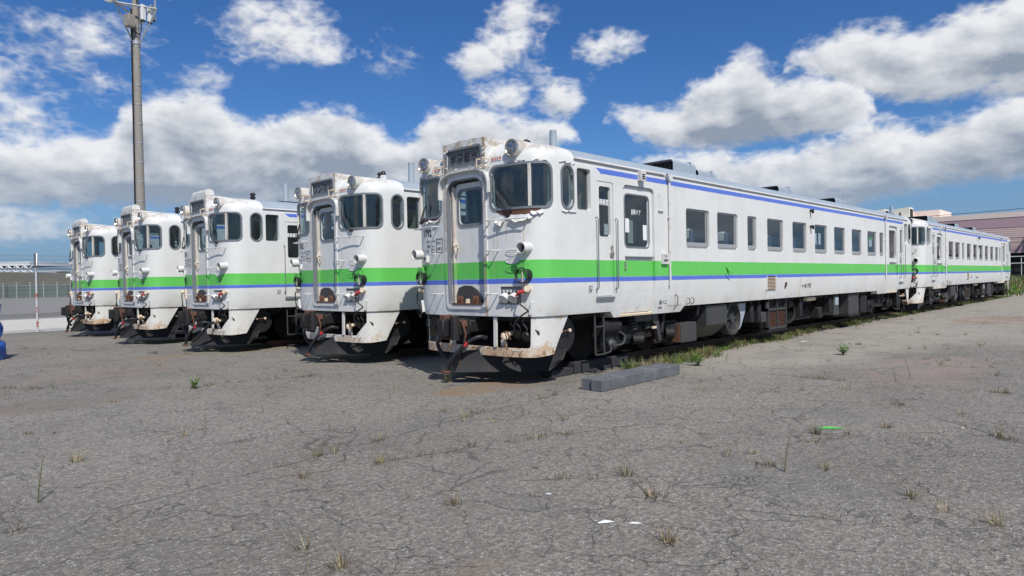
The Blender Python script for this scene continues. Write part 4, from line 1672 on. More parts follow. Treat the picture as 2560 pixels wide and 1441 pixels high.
    for i in range(13):
        s_ = MB().use(M['rust'])
        z = .39 + i * .030
        s_.box(8.46, 9.45, -1.285, -1.262, z, z + .011)
        s_.build('slat', ro)
    eq('relay_box', lambda m_: (m_.use(M['box']).bbox(8.08, 8.34, -1.30, -1.0, .52, .76, .01), m_.cyl((8.36, -1.30, .84), (8.36, -1.30, 1.0), .05, seg=10)))
    def compressor(m_):
        m_.use(M['under'])
        m_.cyl((9.85, -1.12, .88), (10.15, -1.12, .88), .11, seg=14)
        m_.tube([(10.15, -1.15, .88), (10.28, -1.18, .80), (10.28, -1.18, .55), (10.0, -1.18, .42), (9.75, -1.15, .44)], .035, 8, sub=4)
        m_.bbox(9.7, 10.35, -1.0, -.4, .45, 1.0, .03)
    eq('compressor', compressor)
    eq('muffler', lambda m_: (m_.use(M['cream']).cyl((10.9, -1.25, .97), (11.5, -1.25, .97), .055, seg=12), m_.cyl((11.0, -1.25, .97), (11.0, -1.0, 1.04), .02, seg=6)))
    def engine(m_):
        m_.use(M['under'])
        m_.bbox(10.6, 12.6, -.8, .8, .42, .96, .05)
        for k in range(6):
            m_.cyl((10.8 + k * .3, -.8, .7), (10.8 + k * .3, -.98, .7), .07, seg=10)
        m_.bbox(11.9, 12.15, -1.24, -1.0, .42, .72, .02)
    eq('engine', engine)
    eq('control_box', lambda m_: (m_.use(M['box']).bbox(12.9, 13.3, -1.3, -.8, .45, 1.0, .015), m_.use(M['roofmetal']).box(12.95, 13.2, -1.32, -1.30, .74, .96)))
    def tank2(m_):
        m_.use(M['box']).bbox(14.1, 15.0, -1.32, -.6, .40, 1.02, .02)
        m_.use(M['under']).box(14.05, 15.05, -1.34, -.6, .35, .42)
    eq('tool_locker', tank2)
    eq('sand_box', lambda m_: (m_.use(M['under']).bbox(15.35, 15.9, -1.3, -.7, .40, .95, .04),))
    def tanks(m_):
        m_.use(M['under'])
        m_.cyl((7.3, -.75, .66), (8.1, -.75, .66), .2, seg=16)
        m_.cyl((5.0, .8, .66), (7.2, .8, .66), .26, seg=16)
        m_.cyl((13.4, -.7, .72), (13.95, -.7, .72), .22, seg=16)
    eq('air_reservoir', tanks)
    def pipes(m_):
        m_.use(M['under'])
        for y, z in ((-1.15, 1.0), (-.95, .94), (1.1, .98), (-.5, .88)):
            m_.tube([(1.2, y, z), (CARL - 1.2, y, z)], .028, 6)
        for x in (2.2, 4.35, 5.2, 7.6, 8.0, 10.5, 12.4, 13.7, 15.2, 16.4):
            m_.box(x, x + .06, -1.25, 1.25, .93, 1.04)
        m_.tube([(5.05, -1.3, 1.04), (5.05, -1.3, .86), (5.08, -1.2, .80)], .035, 8)
        for x in (7.55, 7.95, 10.45, 12.6):
            m_.bbox(x, x + .16, -1.28, -1.1, .55, .95, .01)
        m_.box(1.5, CARL - 1.5, -.12, .12, .90, 1.03)
    eq('underfloor_piping', pipes)
    # crew step ladder and hose by the first bogie
    for end in (0, 1):
        ld = MB().use(M['box'])
        def XF(x):
            return CARL - x if end else x
        for x in (1.60, 1.84):
            ld.tube([(XF(x), -1.33, 1.06), (XF(x), -1.34, .36)], .017, 6)
        for z in (.36, .82):
            ld.tube([(XF(1.60), -1.34, z), (XF(1.84), -1.34, z)], .015, 6)
        ld.tube([(XF(1.84), -1.34, .36), (XF(2.05), -1.32, .38), (XF(2.12), -1.28, .44)], .017, 6)
        ld.build('crew_step', root)
    def rig(name, fn):
        q = MB().use(M['under'])
        fn(q)
        q.build(name, root)
    rig('brake_cylinder', lambda q: (q.cyl((1.85, -1.22, .78), (2.35, -1.22, .80), .12, seg=14), q.use(M['cream']).cyl((2.34, -1.24, .81), (2.45, -1.24, .82), .035, seg=10)))
    rig('air_valve', lambda q: q.use(M['box']).lathe([(0, 0), (.09, .0), (.10, .05), (.06, .10), (0, .11)], RX((2.20, -1.20, .48), (0, -1, .2)), 14))
    rig('air_hose', lambda q: q.use(M['box']).tube([(2.25, -1.25, .46), (2.42, -1.30, .48), (2.50, -1.30, .60), (2.42, -1.26, .68), (2.34, -1.22, .70)], .02, 8, sub=4))
    rig('brake_beam', lambda q: q.use(M['box']).bbox(2.9, 3.5, -1.26, -1.16, .82, .98, .02))
    rig('brake_lever', lambda q: q.use(M['box']).prism([(3.45, .95), (3.62, .95), (3.75, .45), (3.66, .42), (3.55, .75), (3.45, .82)], 1, -1.27, -1.20))
    rig('lever_pin', lambda q: q.use(M['cream']).box(3.40, 3.52, -1.31, -1.272, .68, .72))
    rig('axle_end', lambda q: q.cyl((2.85, -1.22, .52), (3.0, -1.34, .52), .08, seg=14))
    rig('axle_end', lambda q: q.cyl((3.9, -1.25, .56), (4.02, -1.36, .56), .10, seg=12))
    return root


def lamp_boards(root, end=0):
    """round green lamp discs in black hoods on the flanks of the front"""
    for sg in (1, -1):
        s_ = sg * 1.20
        p = S(s_, 1.685, .0, end)
        d_ = Vector((-1, -sg * .10, 0)).normalized() if not end else Vector((1, sg * .10, 0)).normalized()
        mt_ = RX(p - d_ * .05, d_)
        rg = MB().use(M['black'])
        rg.lathe([(.108, .0), (.116, .03), (.120, .14), (.112, .147), (.104, .137), (.104, .11)], mt_, 28)
        ro = rg.build('lamp_disc', root)
        ds = MB().use(M['disc'])
        ds.lathe([(.105, .11), (.0, .11)], mt_, 24, smooth=False)
        ds.build('disc_face', ro)
        br = MB().use(M['cream'])
        br.box(-.008, .008, -.105, .105, .112, .125)
        up = Matrix.Translation(p - d_ * .05) @ (Matrix((Vector((0, 0, 1)).cross(d_), Vector((0, 0, 1)), d_)).transposed()).to_4x4()
        br.v = [tuple(up @ Vector(v)) for v in br.v]
        br.build('disc_bar', ro)
        bk = MB().use(M['green'])
        bk.box(-.075, .075, .085, .185, -.02, .14)
        bk.v = [tuple(up @ Vector(v)) for v in bk.v]
        bk.build('disc_bracket', ro)


CARS = []


def copy_tree(o, parent=None):
    c = o.copy()
    COL.objects.link(c)
    c.parent = parent
    for ch in o.children:
        copy_tree(ch, c)
    return c


def set_rust(root, v):
    for o in kids(root, []):
        o['rust'] = float(v)


car = make_car('railcar')
POS = [(0.0, 1.48, 0, .62), (.10, 5.92, 0, .20), (-.52, 10.73, 0, .12), (-.83, 15.07, 0, .45), (-.83, 20.24, 0, .75), (22.0, 1.48, 0, .30)]
LAB = ['white railcar numbered 1792 with peeling paint under its windows, nearest the camera',
       'white railcar numbered 1762 with a white whistle on its roof, second from the right',
       'white railcar numbered 1724, middle one of the five fronts in the row',
       'white railcar with a blank grey blind and bare fittings, between 1724 and the leftmost one',
       'rust-streaked white railcar at the far left end of the row by the mesh fence',
       'white railcar standing coupled behind 1792 in front of the pink building']
roots = []
for i, (x, y, r, rs) in enumerate(POS):
    root = car if i == 0 else copy_tree(car)
    roots.append(root)
for (x, y, r, rs), root, lb in zip(POS, roots, LAB):
    root.location = (x, y, 0)
    tag(root, lb, 'train', 'white railcars with a green and blue band')
for i in (0, 1, 5):
    lamp_boards(roots[i])
    lamp_boards(roots[i], 1)

# --- lettering and individual marks
def front_marks(root, num, blind, faint=False, small=True, boxt=('29-6', '苗穂工')):
    t = MB().use(M['ink'])
    text_on(t, num, .165, -1.15, 2.39, bold=.005, sxx=.78)
    t.build('running_number', root)
    if small:
        t = MB().use(M['ink'])
        for z, a, c in ((2.285, '形式', 'キハ40'), (2.205, '自重', '39.6t'), (2.145, '', '積 4.5'), (2.105, '換算', ''), (2.085, '', '空 4.0')):
            if a:
                text_on(t, a, .046, -1.045, z, bold=.001)
            if c:
                text_on(t, c, .046, -.905, z, bold=.001, sxx=.85)
        text_on(t, boxt[0], .062, -.735, 2.245, bold=.001, sxx=.9)
        text_on(t, boxt[1], .048, -.725, 2.15, bold=.001, sxx=.9)
        plate(t, rr(-.755, -.565, 2.10, 2.335, .02), .002, .006, rr(-.748, -.572, 2.107, 2.328, .015))
        t.build('weight_table', root)
    if blind:
        t = MB().use(M['blindink'])
        text_on(t, blind[0], blind[1], 0, 0, mp=lambda x, y: (-.012, blind[2] - x, 3.525 + y), bold=.003)
        t.build('destination_lettering', root)
    # overhead-line warning stickers
    for s0 in (.585, -.86):
        w = MB().use(M['whiteink'])
        def mp(x, y, n=.004):
            return S(s0 + x, 3.445 + y, n)
        w.add([mp(0, 0), mp(.22, 0), mp(.22, .07), mp(0, .07)], [(0, 1, 2, 3)])
        w.use(M['ink'])
        for k in range(14):
            for y0 in (0.0, .064):
                w.add([mp(k * .0157, y0, .006), mp(k * .0157 + .008, y0, .006), mp(k * .0157 + .008, y0 + .006, .006), mp(k * .0157, y0 + .006, .006)], [(0, 1, 2, 3)])
        w.use(M['redink'])
        vs, fs = text_mesh('架線注意', .052, .001)
        w.add([mp(.008 + x, .016 + y, .006) for x, y in vs], fs)
        w.build('warning_sticker', root)


def side_marks(root, num):
    def txt(name, body, size, x, z, mt, n=.004, bold=0., sxx=1.0, dy=0.0):
        t = MB().use(mt)
        text_on(t, body, size, sx(x), z, n=n + dy, bold=bold, sxx=sxx)
        t.build(name, root)
    txt('side_number', 'キハ', .10, 10.12, 1.30, M['ink'], bold=.002, sxx=.8)
    txt('side_number', '40 ' + num, .155, 10.30, 1.285, M['ink'], bold=.002, sxx=.86)
    txt('crew_room_lettering', '乗務員室', .105, 1.585, 2.83, M['whiteink'], dy=-.046, bold=.003, sxx=.72)
    txt('door_lettering', '自動ドア', .105, 2.57, 2.72, M['whiteink'], dy=-.062, bold=.002, sxx=.72)
    txt('depot_mark', '函ハコ', .085, 3.43, 1.13, M['ink'], bold=.001)
    txt('depot_mark', '2836', .05, 3.42, 1.045, M['ink'], bold=.001, sxx=1.3)
    t = MB().use(M['ink'])
    plate(t, rr(sx(1.285), sx(1.365), 1.40, 1.50, .008), .002, .004, rr(sx(1.292), sx(1.358), 1.407, 1.493, .006))
    text_on(t, '0', .07, sx(1.30), 1.425, bold=.001, sxx=.8)
    text_on(t, '4', .045, sx(1.332), 1.415, bold=.001)
    t.build('depot_mark', root)
    t = MB().use(M['green'])
    t.add([(3.445 + x, -1.534, 1.97 + y) for x, y in ((0, 0), (.165, 0), (.165, .055), (0, .055))], [(0, 1, 2, 3)]) if 0 else None
    t.use(M['ink'])
    for body, z, sz in (('ワンマン', 1.985, .042), ('自動扉', 1.90, .058)):
        vs, fs = text_mesh(body, sz, .001, .9)
        t.add([(3.447 + x, -1.534, z + y) for x, y in vs], fs)
    t.build('switch_lettering', root)
    for x, z0, z1, w in ((2.39, 2.40, 2.64, .12), (2.94, 2.28, 2.55, .12)):
        t = MB().use(M['whiteink'])
        plate(t, rr(sx(x), sx(x + w), z0, z1, .02), -.060, -.056)
        t.build('notice', root)
    t = MB().use(M['interior'])
    plate(t, rr(sx(2.53), sx(2.69), 2.22, 2.62, .005), -.10, -.098)
    t.build('notice', root)
    # green and white notice inside a window
    t = MB().use(M['whiteink'])
    t.box(15.75, 16.05, -1.412, -1.405, 2.46, 2.66)
    t.use(M['green']).box(15.75, 16.12, -1.412, -1.405, 2.66, 2.76)
    t.build('notice', root)
    for x in (11.15, 11.45):
        t = MB().use(M['whiteink'])
        t.box(x, x + .16, -1.412, -1.405, 2.42, 2.72)
        t.build('notice', root)


front_marks(roots[0], '1792', ('学園都市', .165, .335))
front_marks(roots[1], '1762', ('ワンマン', .19, .385), boxt=('25-7', '苗穂工'))
front_marks(roots[2], '1724', ('ワンマン', .16, .36), boxt=('26-7', '苗穂工'))
front_marks(roots[3], '1725', None)
front_marks(roots[4], '1749', None)
front_marks(roots[5], '1761', None)
for r_, n_ in ((roots[0], '1792'), (roots[5], '1761'), (roots[1], '1762'), (roots[2], '1724'), (roots[3], '1725'), (roots[4], '1749')):
    side_marks(r_, n_)

# --- peeling paint below and above the windows of the nearest car
def peel(root, s0, s1, zline, up, amp, n, seed, brown=True):
    rg = random.Random(seed)
    if brown:
        pb = MB().use(M['rust'])
        outer = []
        k = 14
        for i in range(k + 1):
            s_ = s0 + (s1 - s0) * i / k
            outer.append((s_, zline))
        low = []
        for i in range(k, -1, -1):
            s_ = s0 + (s1 - s0) * i / k
            t = math.sin(math.pi * i / k)
            low.append((s_, zline + (1 if up else -1) * (.012 + amp * t * rg.uniform(.5, 1.0))))
        pts = outer + low if not up else (low + outer)
        plate(pb, pts, .0005, .0035)
        pb.build('bare_rust_patch', root)
    for i in range(n):
        fb = MB().use(M['white'])
        s_ = s0 + (s1 - s0) * (i + .5) / n + rg.uniform(-.03, .03)
        w = (s1 - s0) / n * rg.uniform(.5, 1.6)
        L = amp * rg.uniform(.35, 1.0)
        tilt = rg.uniform(-.35, .35)
        m = 6
        vs = []
        for j in range(m + 1):
            f = j / m
            ll = L * (.35 + .65 * math.sin(math.pi * min(.96, f * .9 + .08))) * rg.uniform(.85, 1.1)
            ss = s_ + w * (f - .5)
            z0 = zline + ((amp * .12) if up else -amp * rg.uniform(.45, .60)) + tilt * w * (f - .5)
            for q_, (a, n_) in enumerate(((0, .002), (.45, .012), (.85, .034), (1.05, .052))):
                dz_ = ll * a * (1 if up else -1)
                vs.append(S(ss + tilt * .1 * a, z0 + dz_ * (.8 if up else 1), n_ * min(1.0, ll / .05 * .6 + .25)))
        fs = []
        for j in range(m):
            for q_ in range(3):
                fs.append((j * 4 + q_, j * 4 + 4 + q_, j * 4 + 5 + q_, j * 4 + 1 + q_))
        fb.add(vs, fs)
        fb.build('paint_flake', root)


r0 = roots[0]
peel(r0, .68, 1.46, 2.678, False, .14, 0, 3)
peel(r0, .70, .86, 2.655, False, .16, 2, 3, False)
peel(r0, .98, 1.32, 2.672, False, .13, 1, 11, False)
peel(r0, 1.34, 1.52, 2.672, False, .07, 2, 12, False)
peel(r0, .90, 1.25, 3.378, True, .04, 6, 4, False)
peel(r0, 1.35, 1.60, 3.378, True, .03, 3, 14, False)
peel(r0, -1.62, -.66, 2.678, False, .05, 7, 5)
peel(r0, -1.55, -.75, 3.385, True, .05, 9, 6, False)
peel(r0, sx(.60), sx(.94), 3.39, True, .03, 4, 8, False)
peel(r0, sx(.60), sx(.94), 2.68, False, .03, 5, 9, False)
# curled flakes round the destination blind
fb = None
rg = random.Random(12)
for k in range(22):
    a = k / 22 * 2 * math.pi
    y, z = .46 * math.copysign(abs(math.cos(a)) ** .5, math.cos(a)), 3.60 + .17 * math.copysign(abs(math.sin(a)) ** .6, math.sin(a))
    fb = MB().use(M['white'] if k % 3 else M['cream'])
    w, h = rg.uniform(.02, .06), rg.uniform(.012, .03)
    t = rg.uniform(-.6, .6)
    pts = [(-w, -h * .3), (0, -h), (w, 0), (w * .6, h), (-w * .7, h * .7)]
    fb.add([(-.026 - rg.uniform(0, .03) * (i % 2), y + px_ * math.cos(t) - pz_ * math.sin(t), z + px_ * math.sin(t) + pz_ * math.cos(t)) for i, (px_, pz_) in enumerate(pts)], [(0, 1, 2, 3, 4)])
    fb.build('paint_flake', r0)
# torn flap of the green band on the side, and thin rust runs
fb = MB().use(M['green'])
fb.add([(5.95, -1.481, 1.83), (6.06, -1.481, 1.84), (6.08, -1.50, 1.70), (6.16, -1.55, 1.66), (6.02, -1.52, 1.72)], [(0, 1, 2, 4), (2, 3, 4)])
fb.build('paint_flake', r0)
fb = MB().use(M['ink'])
fb.tube([(6.0, -1.482, 1.70), (5.93, -1.483, 1.64), (6.0, -1.483, 1.58), (6.15, -1.483, 1.53)], .004, 4)
fb.build('paint_tear', r0)

# white whistle on 1762, horn covers on the left three
wb = MB().use(M['white'])
wb.lathe([(.0, 3.78), (.13, 3.78), (.13, 3.83), (.08, 3.85), (.08, 3.93), (.055, 3.95)], Matrix.Translation((1.30, -.30, 0)), 18)
wb.use(M['black']).lathe([(.055, 3.95), (.05, 4.02), (.02, 4.05), (0, 4.05)], Matrix.Translation((1.30, -.30, 0)), 14)
wb.build('roof_whistle', roots[1])
for r_ in roots[2:5]:
    hb = MB().use(M['white'])
    n = 9
    sec = [(.0, 3.87)] + [(.11 + .11 * math.cos(R(a)), 3.93 + .08 * math.sin(R(a))) for a in range(180, -1, -22)] + [(.22, 3.87)]
    hb.prism(sec, 1, -.42, .42)
    hb.use(M['black']).box(.01, .20, .42, .424, 3.89, 3.99)
    hb.build('horn_cover', r_)
# lever plates that replace the lamp discs on the left three
for i, r_ in enumerate(roots[2:5]):
    lv = MB().use(M['black'])
    lv.bm(wrap(flat([(-1.10, 1.86), (-.97, 1.86), (-.98, 1.66)], .01, .03)))
    lv.use(M['cream']).bm(wrap(flat([(-1.10, 1.30), (-.99, 1.30), (-.99, 1.56), (-1.10, 1.56)], 0, .04)))
    lv.build('lever_bracket', r_)
    # third hose and white cock, brown growth of fittings on the footplate
    hs_ = MB().use(M['black'])
    hs_.tube([(.05, -.86, .78), (-.08, -.70, .70), (-.18, -.50, .50), (-.26, -.36, .36), (-.30, -.22, .28)], .034, 10, sub=5)
    hs_.tube([(-.05, .30, .80), (-.22, .34, .62), (-.26, .26, .40), (-.30, .14, .28)], .030, 10, sub=5)
    hs_.build('brake_hose', r_)
    ck = MB().use(M['cream'])
    ck.lathe([(0, -.07), (.05, -.05), (.065, 0), (.05, .05), (0, .07)], RX((.02, -.84, .80), (-1, .6, -.4)), 12)
    ck.build('hose_cock', r_)
    gr = MB().use(M['rust'])
    rg = random.Random(20 + i)
    for k in range(16):
        s_ = rg.uniform(-.26, .30)
        z = rg.uniform(1.28, 1.36)
        gr.tube([S(s_, z - .06, -.04), S(s_ + rg.uniform(-.05, .05), z + rg.uniform(.02, .14), rg.uniform(-.02, .05)), S(s_ + rg.uniform(-.08, .08), z + rg.uniform(.0, .1), .0)], .010, 5)
    gr.build('door_latches', r_)
for r_ in roots[1:]:
    gs_ = MB().use(M['skirt'])
    plate(gs_, [(1.05, .577), (1.335, .577), (1.335, .84)], -.044, -.029)
    gs_.build('skirt_gusset', r_)
    gs_ = MB().use(M['skirt'])
    plate(gs_, [(-1.40, .587), (-1.20, .587), (-1.40, .80)], -.044, -.029)
    gs_.build('skirt_gusset', r_)
# framed lower pane on the door of the leftmost car
fb = MB().use(M['gasket'])
plate(fb, rr(-.20, .26, 1.62, 2.06, .03), -.087, -.07, rr(-.15, .21, 1.67, 2.01, .02))
fb.build('door_panel_frame', roots[4])

for (x, y, r, rs), root in zip(POS, roots):
    set_rust(root, rs)


# ------------------------------------------------------------------ ground
def asphalt():
    m_, bb, p, o = mat('cracked_asphalt')
    g = bb.new('ShaderNodeNewGeometry')
    pos = g.outputs['Position']
    x, y, z = bb.xyz(pos)
    pl = bb.vec(x, y, 0.0)
    big = bb.noise(pl, .22, 4, .6)
    mid = bb.noise(pl, 1.4, 6, .65)
    fine = bb.noise(pl, 26.0, 4, .7)
    grit = bb.noise(pl, 95.0, 2, .6)
    c = bb.mix(bb.step(big, .35, .65), (.262, .240, .204), (.350, .323, .278))
    c = bb.mix(bb.step(mid, .35, .75) * .45, c, (.205, .190, .165))
    # worn
    dust = bb.step(y + x * .18 + (big - .5) * 5.0, -3.4, 1.6)
    c = bb.mix(dust * bb.step(mid, .3, .7) * .40, c, (.40, .372, .325))
    pt = bb.noise(bb.vec(x * .35 + y * .12, y * .9 - x * .3, 0.0), .9, 3, .55)
    c = bb.mix(bb.step(pt, .56, .62) * .16, c, (.15, .143, .130))
    c = bb.mix(bb.step(pt * -1.0, -.42, -.36) * .20, c, (.40, .375, .33))
    lane = bb.step(y * 0.5 + x * 0.10 + (mid - .5) * 1.2 + 1.4, .6, 1.2) * (1.0 - bb.step(y, .3, .9)) * bb.step(x, 2.0, 6.0)
    lane = lane.max(bb.step(x, 9.0, 13.0))
    # aggregate
    v = bb.new('ShaderNodeTexVoronoi', feature='F1')
    bb.link(pl, v.inputs['Vector'])
    v.inputs['Scale'].default_value = 48
    cellr = bb.xyz(v.outputs['Color'])[0]
    dist = E(bb, v.outputs['Distance'])
    stone = bb.step(cellr, .55, .80) * (1.0 - bb.step(dist, .30, .52))
    v2 = bb.new('ShaderNodeTexVoronoi', feature='F1')
    bb.link(pl, v2.inputs['Vector'])
    v2.inputs['Scale'].default_value = 21
    cell2 = bb.xyz(v2.outputs['Color'])[1]
    stone2 = bb.step(cell2, .78, .90) * (1.0 - bb.step(E(bb, v2.outputs['Distance']), .22, .36))
    rough_amt = 1.0 - lane * .75
    c = bb.mix(stone * .9 * rough_amt, c, (.52, .505, .465))
    c = bb.mix(stone2 * .55 * rough_amt, c, (.56, .55, .51))
    c = bb.mix(bb.step(fine, .42, .60) * .62 * rough_amt, c, (.085, .079, .070))
    c = bb.mix(bb.step(grit, .45, .65) * .55 * rough_amt, c, (.070, .065, .058))
    gm = bb.noise(pl, 9.0, 5, .75)
    c = bb.mix(bb.step(gm, .46, .62) * .45 * rough_amt, c, (.105, .099, .089))
    c = bb.mix(lane * .75, c, bb.mix(mid, (.26, .238, .20), (.34, .312, .265)))
    # brown and pinkish soil stains
    so = bb.noise(pl, .8, 6, .7)
    c = bb.mix(bb.step(so, .58, .74) * .40, c, (.235, .175, .125))
    for (sx_, sy_, ra_, rb_, cc_, am_) in STAINS:
        q_ = ((x - sx_) / ra_) * ((x - sx_) / ra_) + ((y - sy_) / rb_) * ((y - sy_) / rb_) + (mid - .5) * 2.4
        c = bb.mix((1.0 - bb.step(q_, .3, 1.1)) * bb.step(so, .36, .56) * am_, c, cc_)
    # dark damp patches in the foreground
    dk = bb.noise(bb.vec(x + 31.0, y * 1.0, 0.0), .55, 5, .6)
    c = bb.mix(bb.step(dk, .52, .70) * .42, c, (.150, .146, .140))
    # cracks: warped cells at two sizes, broken up by noise
    wv = bb.new('ShaderNodeTexNoise')
    bb.link(pl, wv.inputs['Vector'])
    wv.inputs['Scale'].default_value = 2.2
    wv.inputs['Detail'].default_value = 5
    wx, wy, wz_ = bb.xyz(wv.outputs['Color'])
    wp = bb.vec(x + (wx - .5) * .75, y + (wy - .5) * .75, 0.0)
    cr = None
    for sc, w, thr in ((.36, .0045, .46), (1.1, .008, .46), (2.7, .014, .50), (5.5, .022, .56)):
        vv = bb.new('ShaderNodeTexVoronoi', feature='DISTANCE_TO_EDGE')
        bb.link(wp, vv.inputs['Vector'])
        vv.inputs['Scale'].default_value = sc
        d = 1.0 - bb.step(E(bb, vv.outputs['Distance']) + (fine - .5) * .008, w * .25, w)
        msk = bb.step(bb.noise(bb.vec(x + sc * 9, y, 0.0), .9, 4, .6), thr - .04, thr + .10)
        d = d * msk
        cr = d if cr is None else cr.max(d)
    # long paving seams
    for (ax, ay, bx_, by_, w) in SEAMS:
        L = math.hypot(bx_ - ax, by_ - ay)
        nx, ny = -(by_ - ay) / L, (bx_ - ax) / L
        dd = (x * nx + y * ny - (ax * nx + ay * ny) + (wx - .5) * .12).abs()
        al = (x - ax) * ((bx_ - ax) / L) + (y - ay) * ((by_ - ay) / L)
        dd = dd + (0.0 - al).max(al - L).max(0.0)
        cr = cr.max((1.0 - bb.step(dd, w * .3, w)) * bb.step(bb.noise(pl, 1.7, 3), .38, .5))
    c = bb.mix((cr * .52).sat(), c, (.045, .042, .036))
    bb.link(c, p.inputs['Base Color'])
    p.inputs['Roughness'].default_value = .88
    p.inputs['Specular IOR Level'].default_value = .25
    bp = bb.new('ShaderNodeBump')
    bp.inputs['Strength'].default_value = .8
    bp.inputs['Distance'].default_value = .012
    h = (stone * .5 + stone2 * .5 + fine * .5 + grit * .35) * rough_amt + mid * 1.2 - cr * 0.9
    bb.link(h, bp.inputs['Height'])
    bb.link(bp.outputs[0], p.inputs['Normal'])
    return m_


STAINS = [(-0.06, 0.8, 1.3, 0.55, (0.26, 0.165, 0.085), 0.75), (-3.52, 7.93, 2.2, 1.0, (0.26, 0.2, 0.165), 0.5), (-0.24, 10.09, 2.5, 0.8, (0.27, 0.2, 0.12), 0.5), (5.44, -3.77, 2.6, 1.0, (0.3, 0.22, 0.19), 0.55), (-4.77, -3.81, 0.3, 0.12, (0.2, 0.14, 0.09), 0.4), (19.9, -2.46, 3.0, 1.2, (0.26, 0.17, 0.11), 0.6), (-4.91, 4.61, 1.4, 0.7, (0.2, 0.16, 0.13), 0.5)]
SEAMS = [(-6.51, -1.05, -5.59, -1.05, 0.016), (-5.59, -1.05, -4.15, -0.89, 0.016), (-4.15, -0.89, -1.91, -0.58, 0.016), (-1.91, -0.58, -0.03, -0.45, 0.016), (-5.15, 7.32, -4.18, 5.68, 0.016), (-4.18, 5.68, -3.0, 4.57, 0.016), (-3.0, 4.57, -2.54, 4.74, 0.016), (-2.54, 4.74, 0.28, 3.55, 0.016), (-4.88, -1.19, -2.97, -1.74, 0.016), (-2.97, -1.74, -1.03, -2.42, 0.016), (6.92, -1.87, 7.0, -3.68, 0.022), (7.0, -3.68, 6.79, -4.89, 0.022), (3.47, -0.32, 3.54, -1.77, 0.022), (3.54, -1.77, 3.41, -3.64, 0.022), (3.41, -3.64, 3.56, -5.27, 0.022), (9.21, -1.22, 9.11, -2.13, 0.022), (7.14, -0.18, 7.49, -1.19, 0.022), (12.54, -2.04, 12.7, -4.18, 0.022), (2.06, -3.98, 0.41, -5.65, 0.016), (-3.42, -2.85, -2.79, -3.42, 0.016), (-2.79, -3.42, -3.15, -3.94, 0.016), (-3.15, -3.94, -2.73, -5.06, 0.016), (-3.55, 17.13, -0.66, 9.13, 0.016), (-0.66, 9.13, 3.43, 7.7, 0.022)]


def sheet(name, pts, z, mt, sub=0):
    mb = MB().use(mt)
    mb.add([(x, y, z) for x, y in pts], [list(range(len(pts)))])
    o = mb.build(name)
    o['kind'] = 'structure'
    return o


M['asphalt'] = asphalt()
M['land'] = simple('far_grassland', (.075, .075, .040), .9, var=.35, scale=.05)
M['apron'] = simple('pale_concrete', (.56, .54, .48), .8, var=.08, scale=.6)
M['taxi'] = simple('darker_taxiway', (.11, .108, .104), .85, var=.2, scale=.3)
M['yard'] = simple('airfield_asphalt', (.185, .18, .172), .85, var=.14, scale=.15)

# one land sheet out to the horizon, the cracked yard on it, then the pale apron and airfield
sheet('ground', [(-3000, -3000), (4000, -3000), (4000, 4000), (-3000, 4000)], -.008, M['land'])
gy = MB().use(M['asphalt'])
NX, NY = 60, 36
rg = random.Random(3)
vs = []
for j in range(NY + 1):
    for i in range(NX + 1):
        x, y = -40 + 150 * i / NX, -40 + 64.6 * j / NY
        vs.append((x, y, 0.0))
gy.add(vs, [(j * (NX + 1) + i, j * (NX + 1) + i + 1, (j + 1) * (NX + 1) + i + 1, (j + 1) * (NX + 1) + i) for j in range(NY) for i in range(NX)])
yo = gy.build('yard_pavement')
yo['kind'] = 'structure'
sheet('apron', [(-80, 24.9), (80, 24.9), (80, 39.6), (-80, 39.6)], .0, M['apron'])
sheet('taxiway', [(-200, 42.5), (220, 42.5), (220, 51), (-200, 51)], .004, M['taxi'])
sheet('airfield', [(-200, 39.8), (220, 39.8), (220, 172), (-200, 184)], .0, M['yard'])

# ------------------------------------------------------------------ track panels under the cars
M['rail'] = simple('rusty_rail', (.10, .055, .04), .7, metal=.3, var=.3, scale=9)


def track(name, x0, x1, yc, label):
    root = empty(name, (x0, yc, 0))
    tag(root, label, 'railway track', 'short track panels under the railcars')
    rm = None
    for sg in (1, -1):
        if rm is None:
            rb_ = MB().use(M['rail'])
            L = x1 - x0
            sec = [(-.06, .045), (.06, .045), (.06, .056), (.012, .068), (.010, .130), (.033, .140), (.033, .168), (-.033, .168), (-.033, .140), (-.010, .130), (-.012, .068), (-.06, .056)]
            rb_.prism(sec, 0, 0, L)
            rm = rb_.build('rail', root, (0, sg * .5335, 0))
        else:
            r2 = rm.copy()
            COL.objects.link(r2)
            r2.parent = root
            r2.location = (0, sg * .5335, 0)
    sl = None
    x = .6
    while x < x1 - x0 - .3:
        if sl is None:
            s_ = MB().use(M['old_timber'])
            s_.bbox(-.10, .10, -1.0, 1.0, .0, .045, .008)
            sl = s_.build('sleeper', root, (x, 0, 0))
        else:
            c = sl.copy()
            COL.objects.link(c)
            c.parent = root
            c.location = (x, 0, 0)
        x += .9
    return root


for i, ((x, y, r, rs), wd) in enumerate(zip(POS[:5], ('railcar 1792 and the one behind it', 'railcar 1762', 'railcar 1724', 'the railcar standing second from the left', 'the leftmost railcar by the mesh fence'))):
    track('railway_track', x + 1.45, x + (44.5 if i == 0 else 23), y, ('rusty rails under the nearest car 1792, beside the green grass strip', 'rusty rails under car 1762 with the white whistle', 'rusty rails under car 1724 in the middle of the row', 'rusty rails under the second car from the left', 'rusty rails under the leftmost car, nearest the mesh fence')[i])
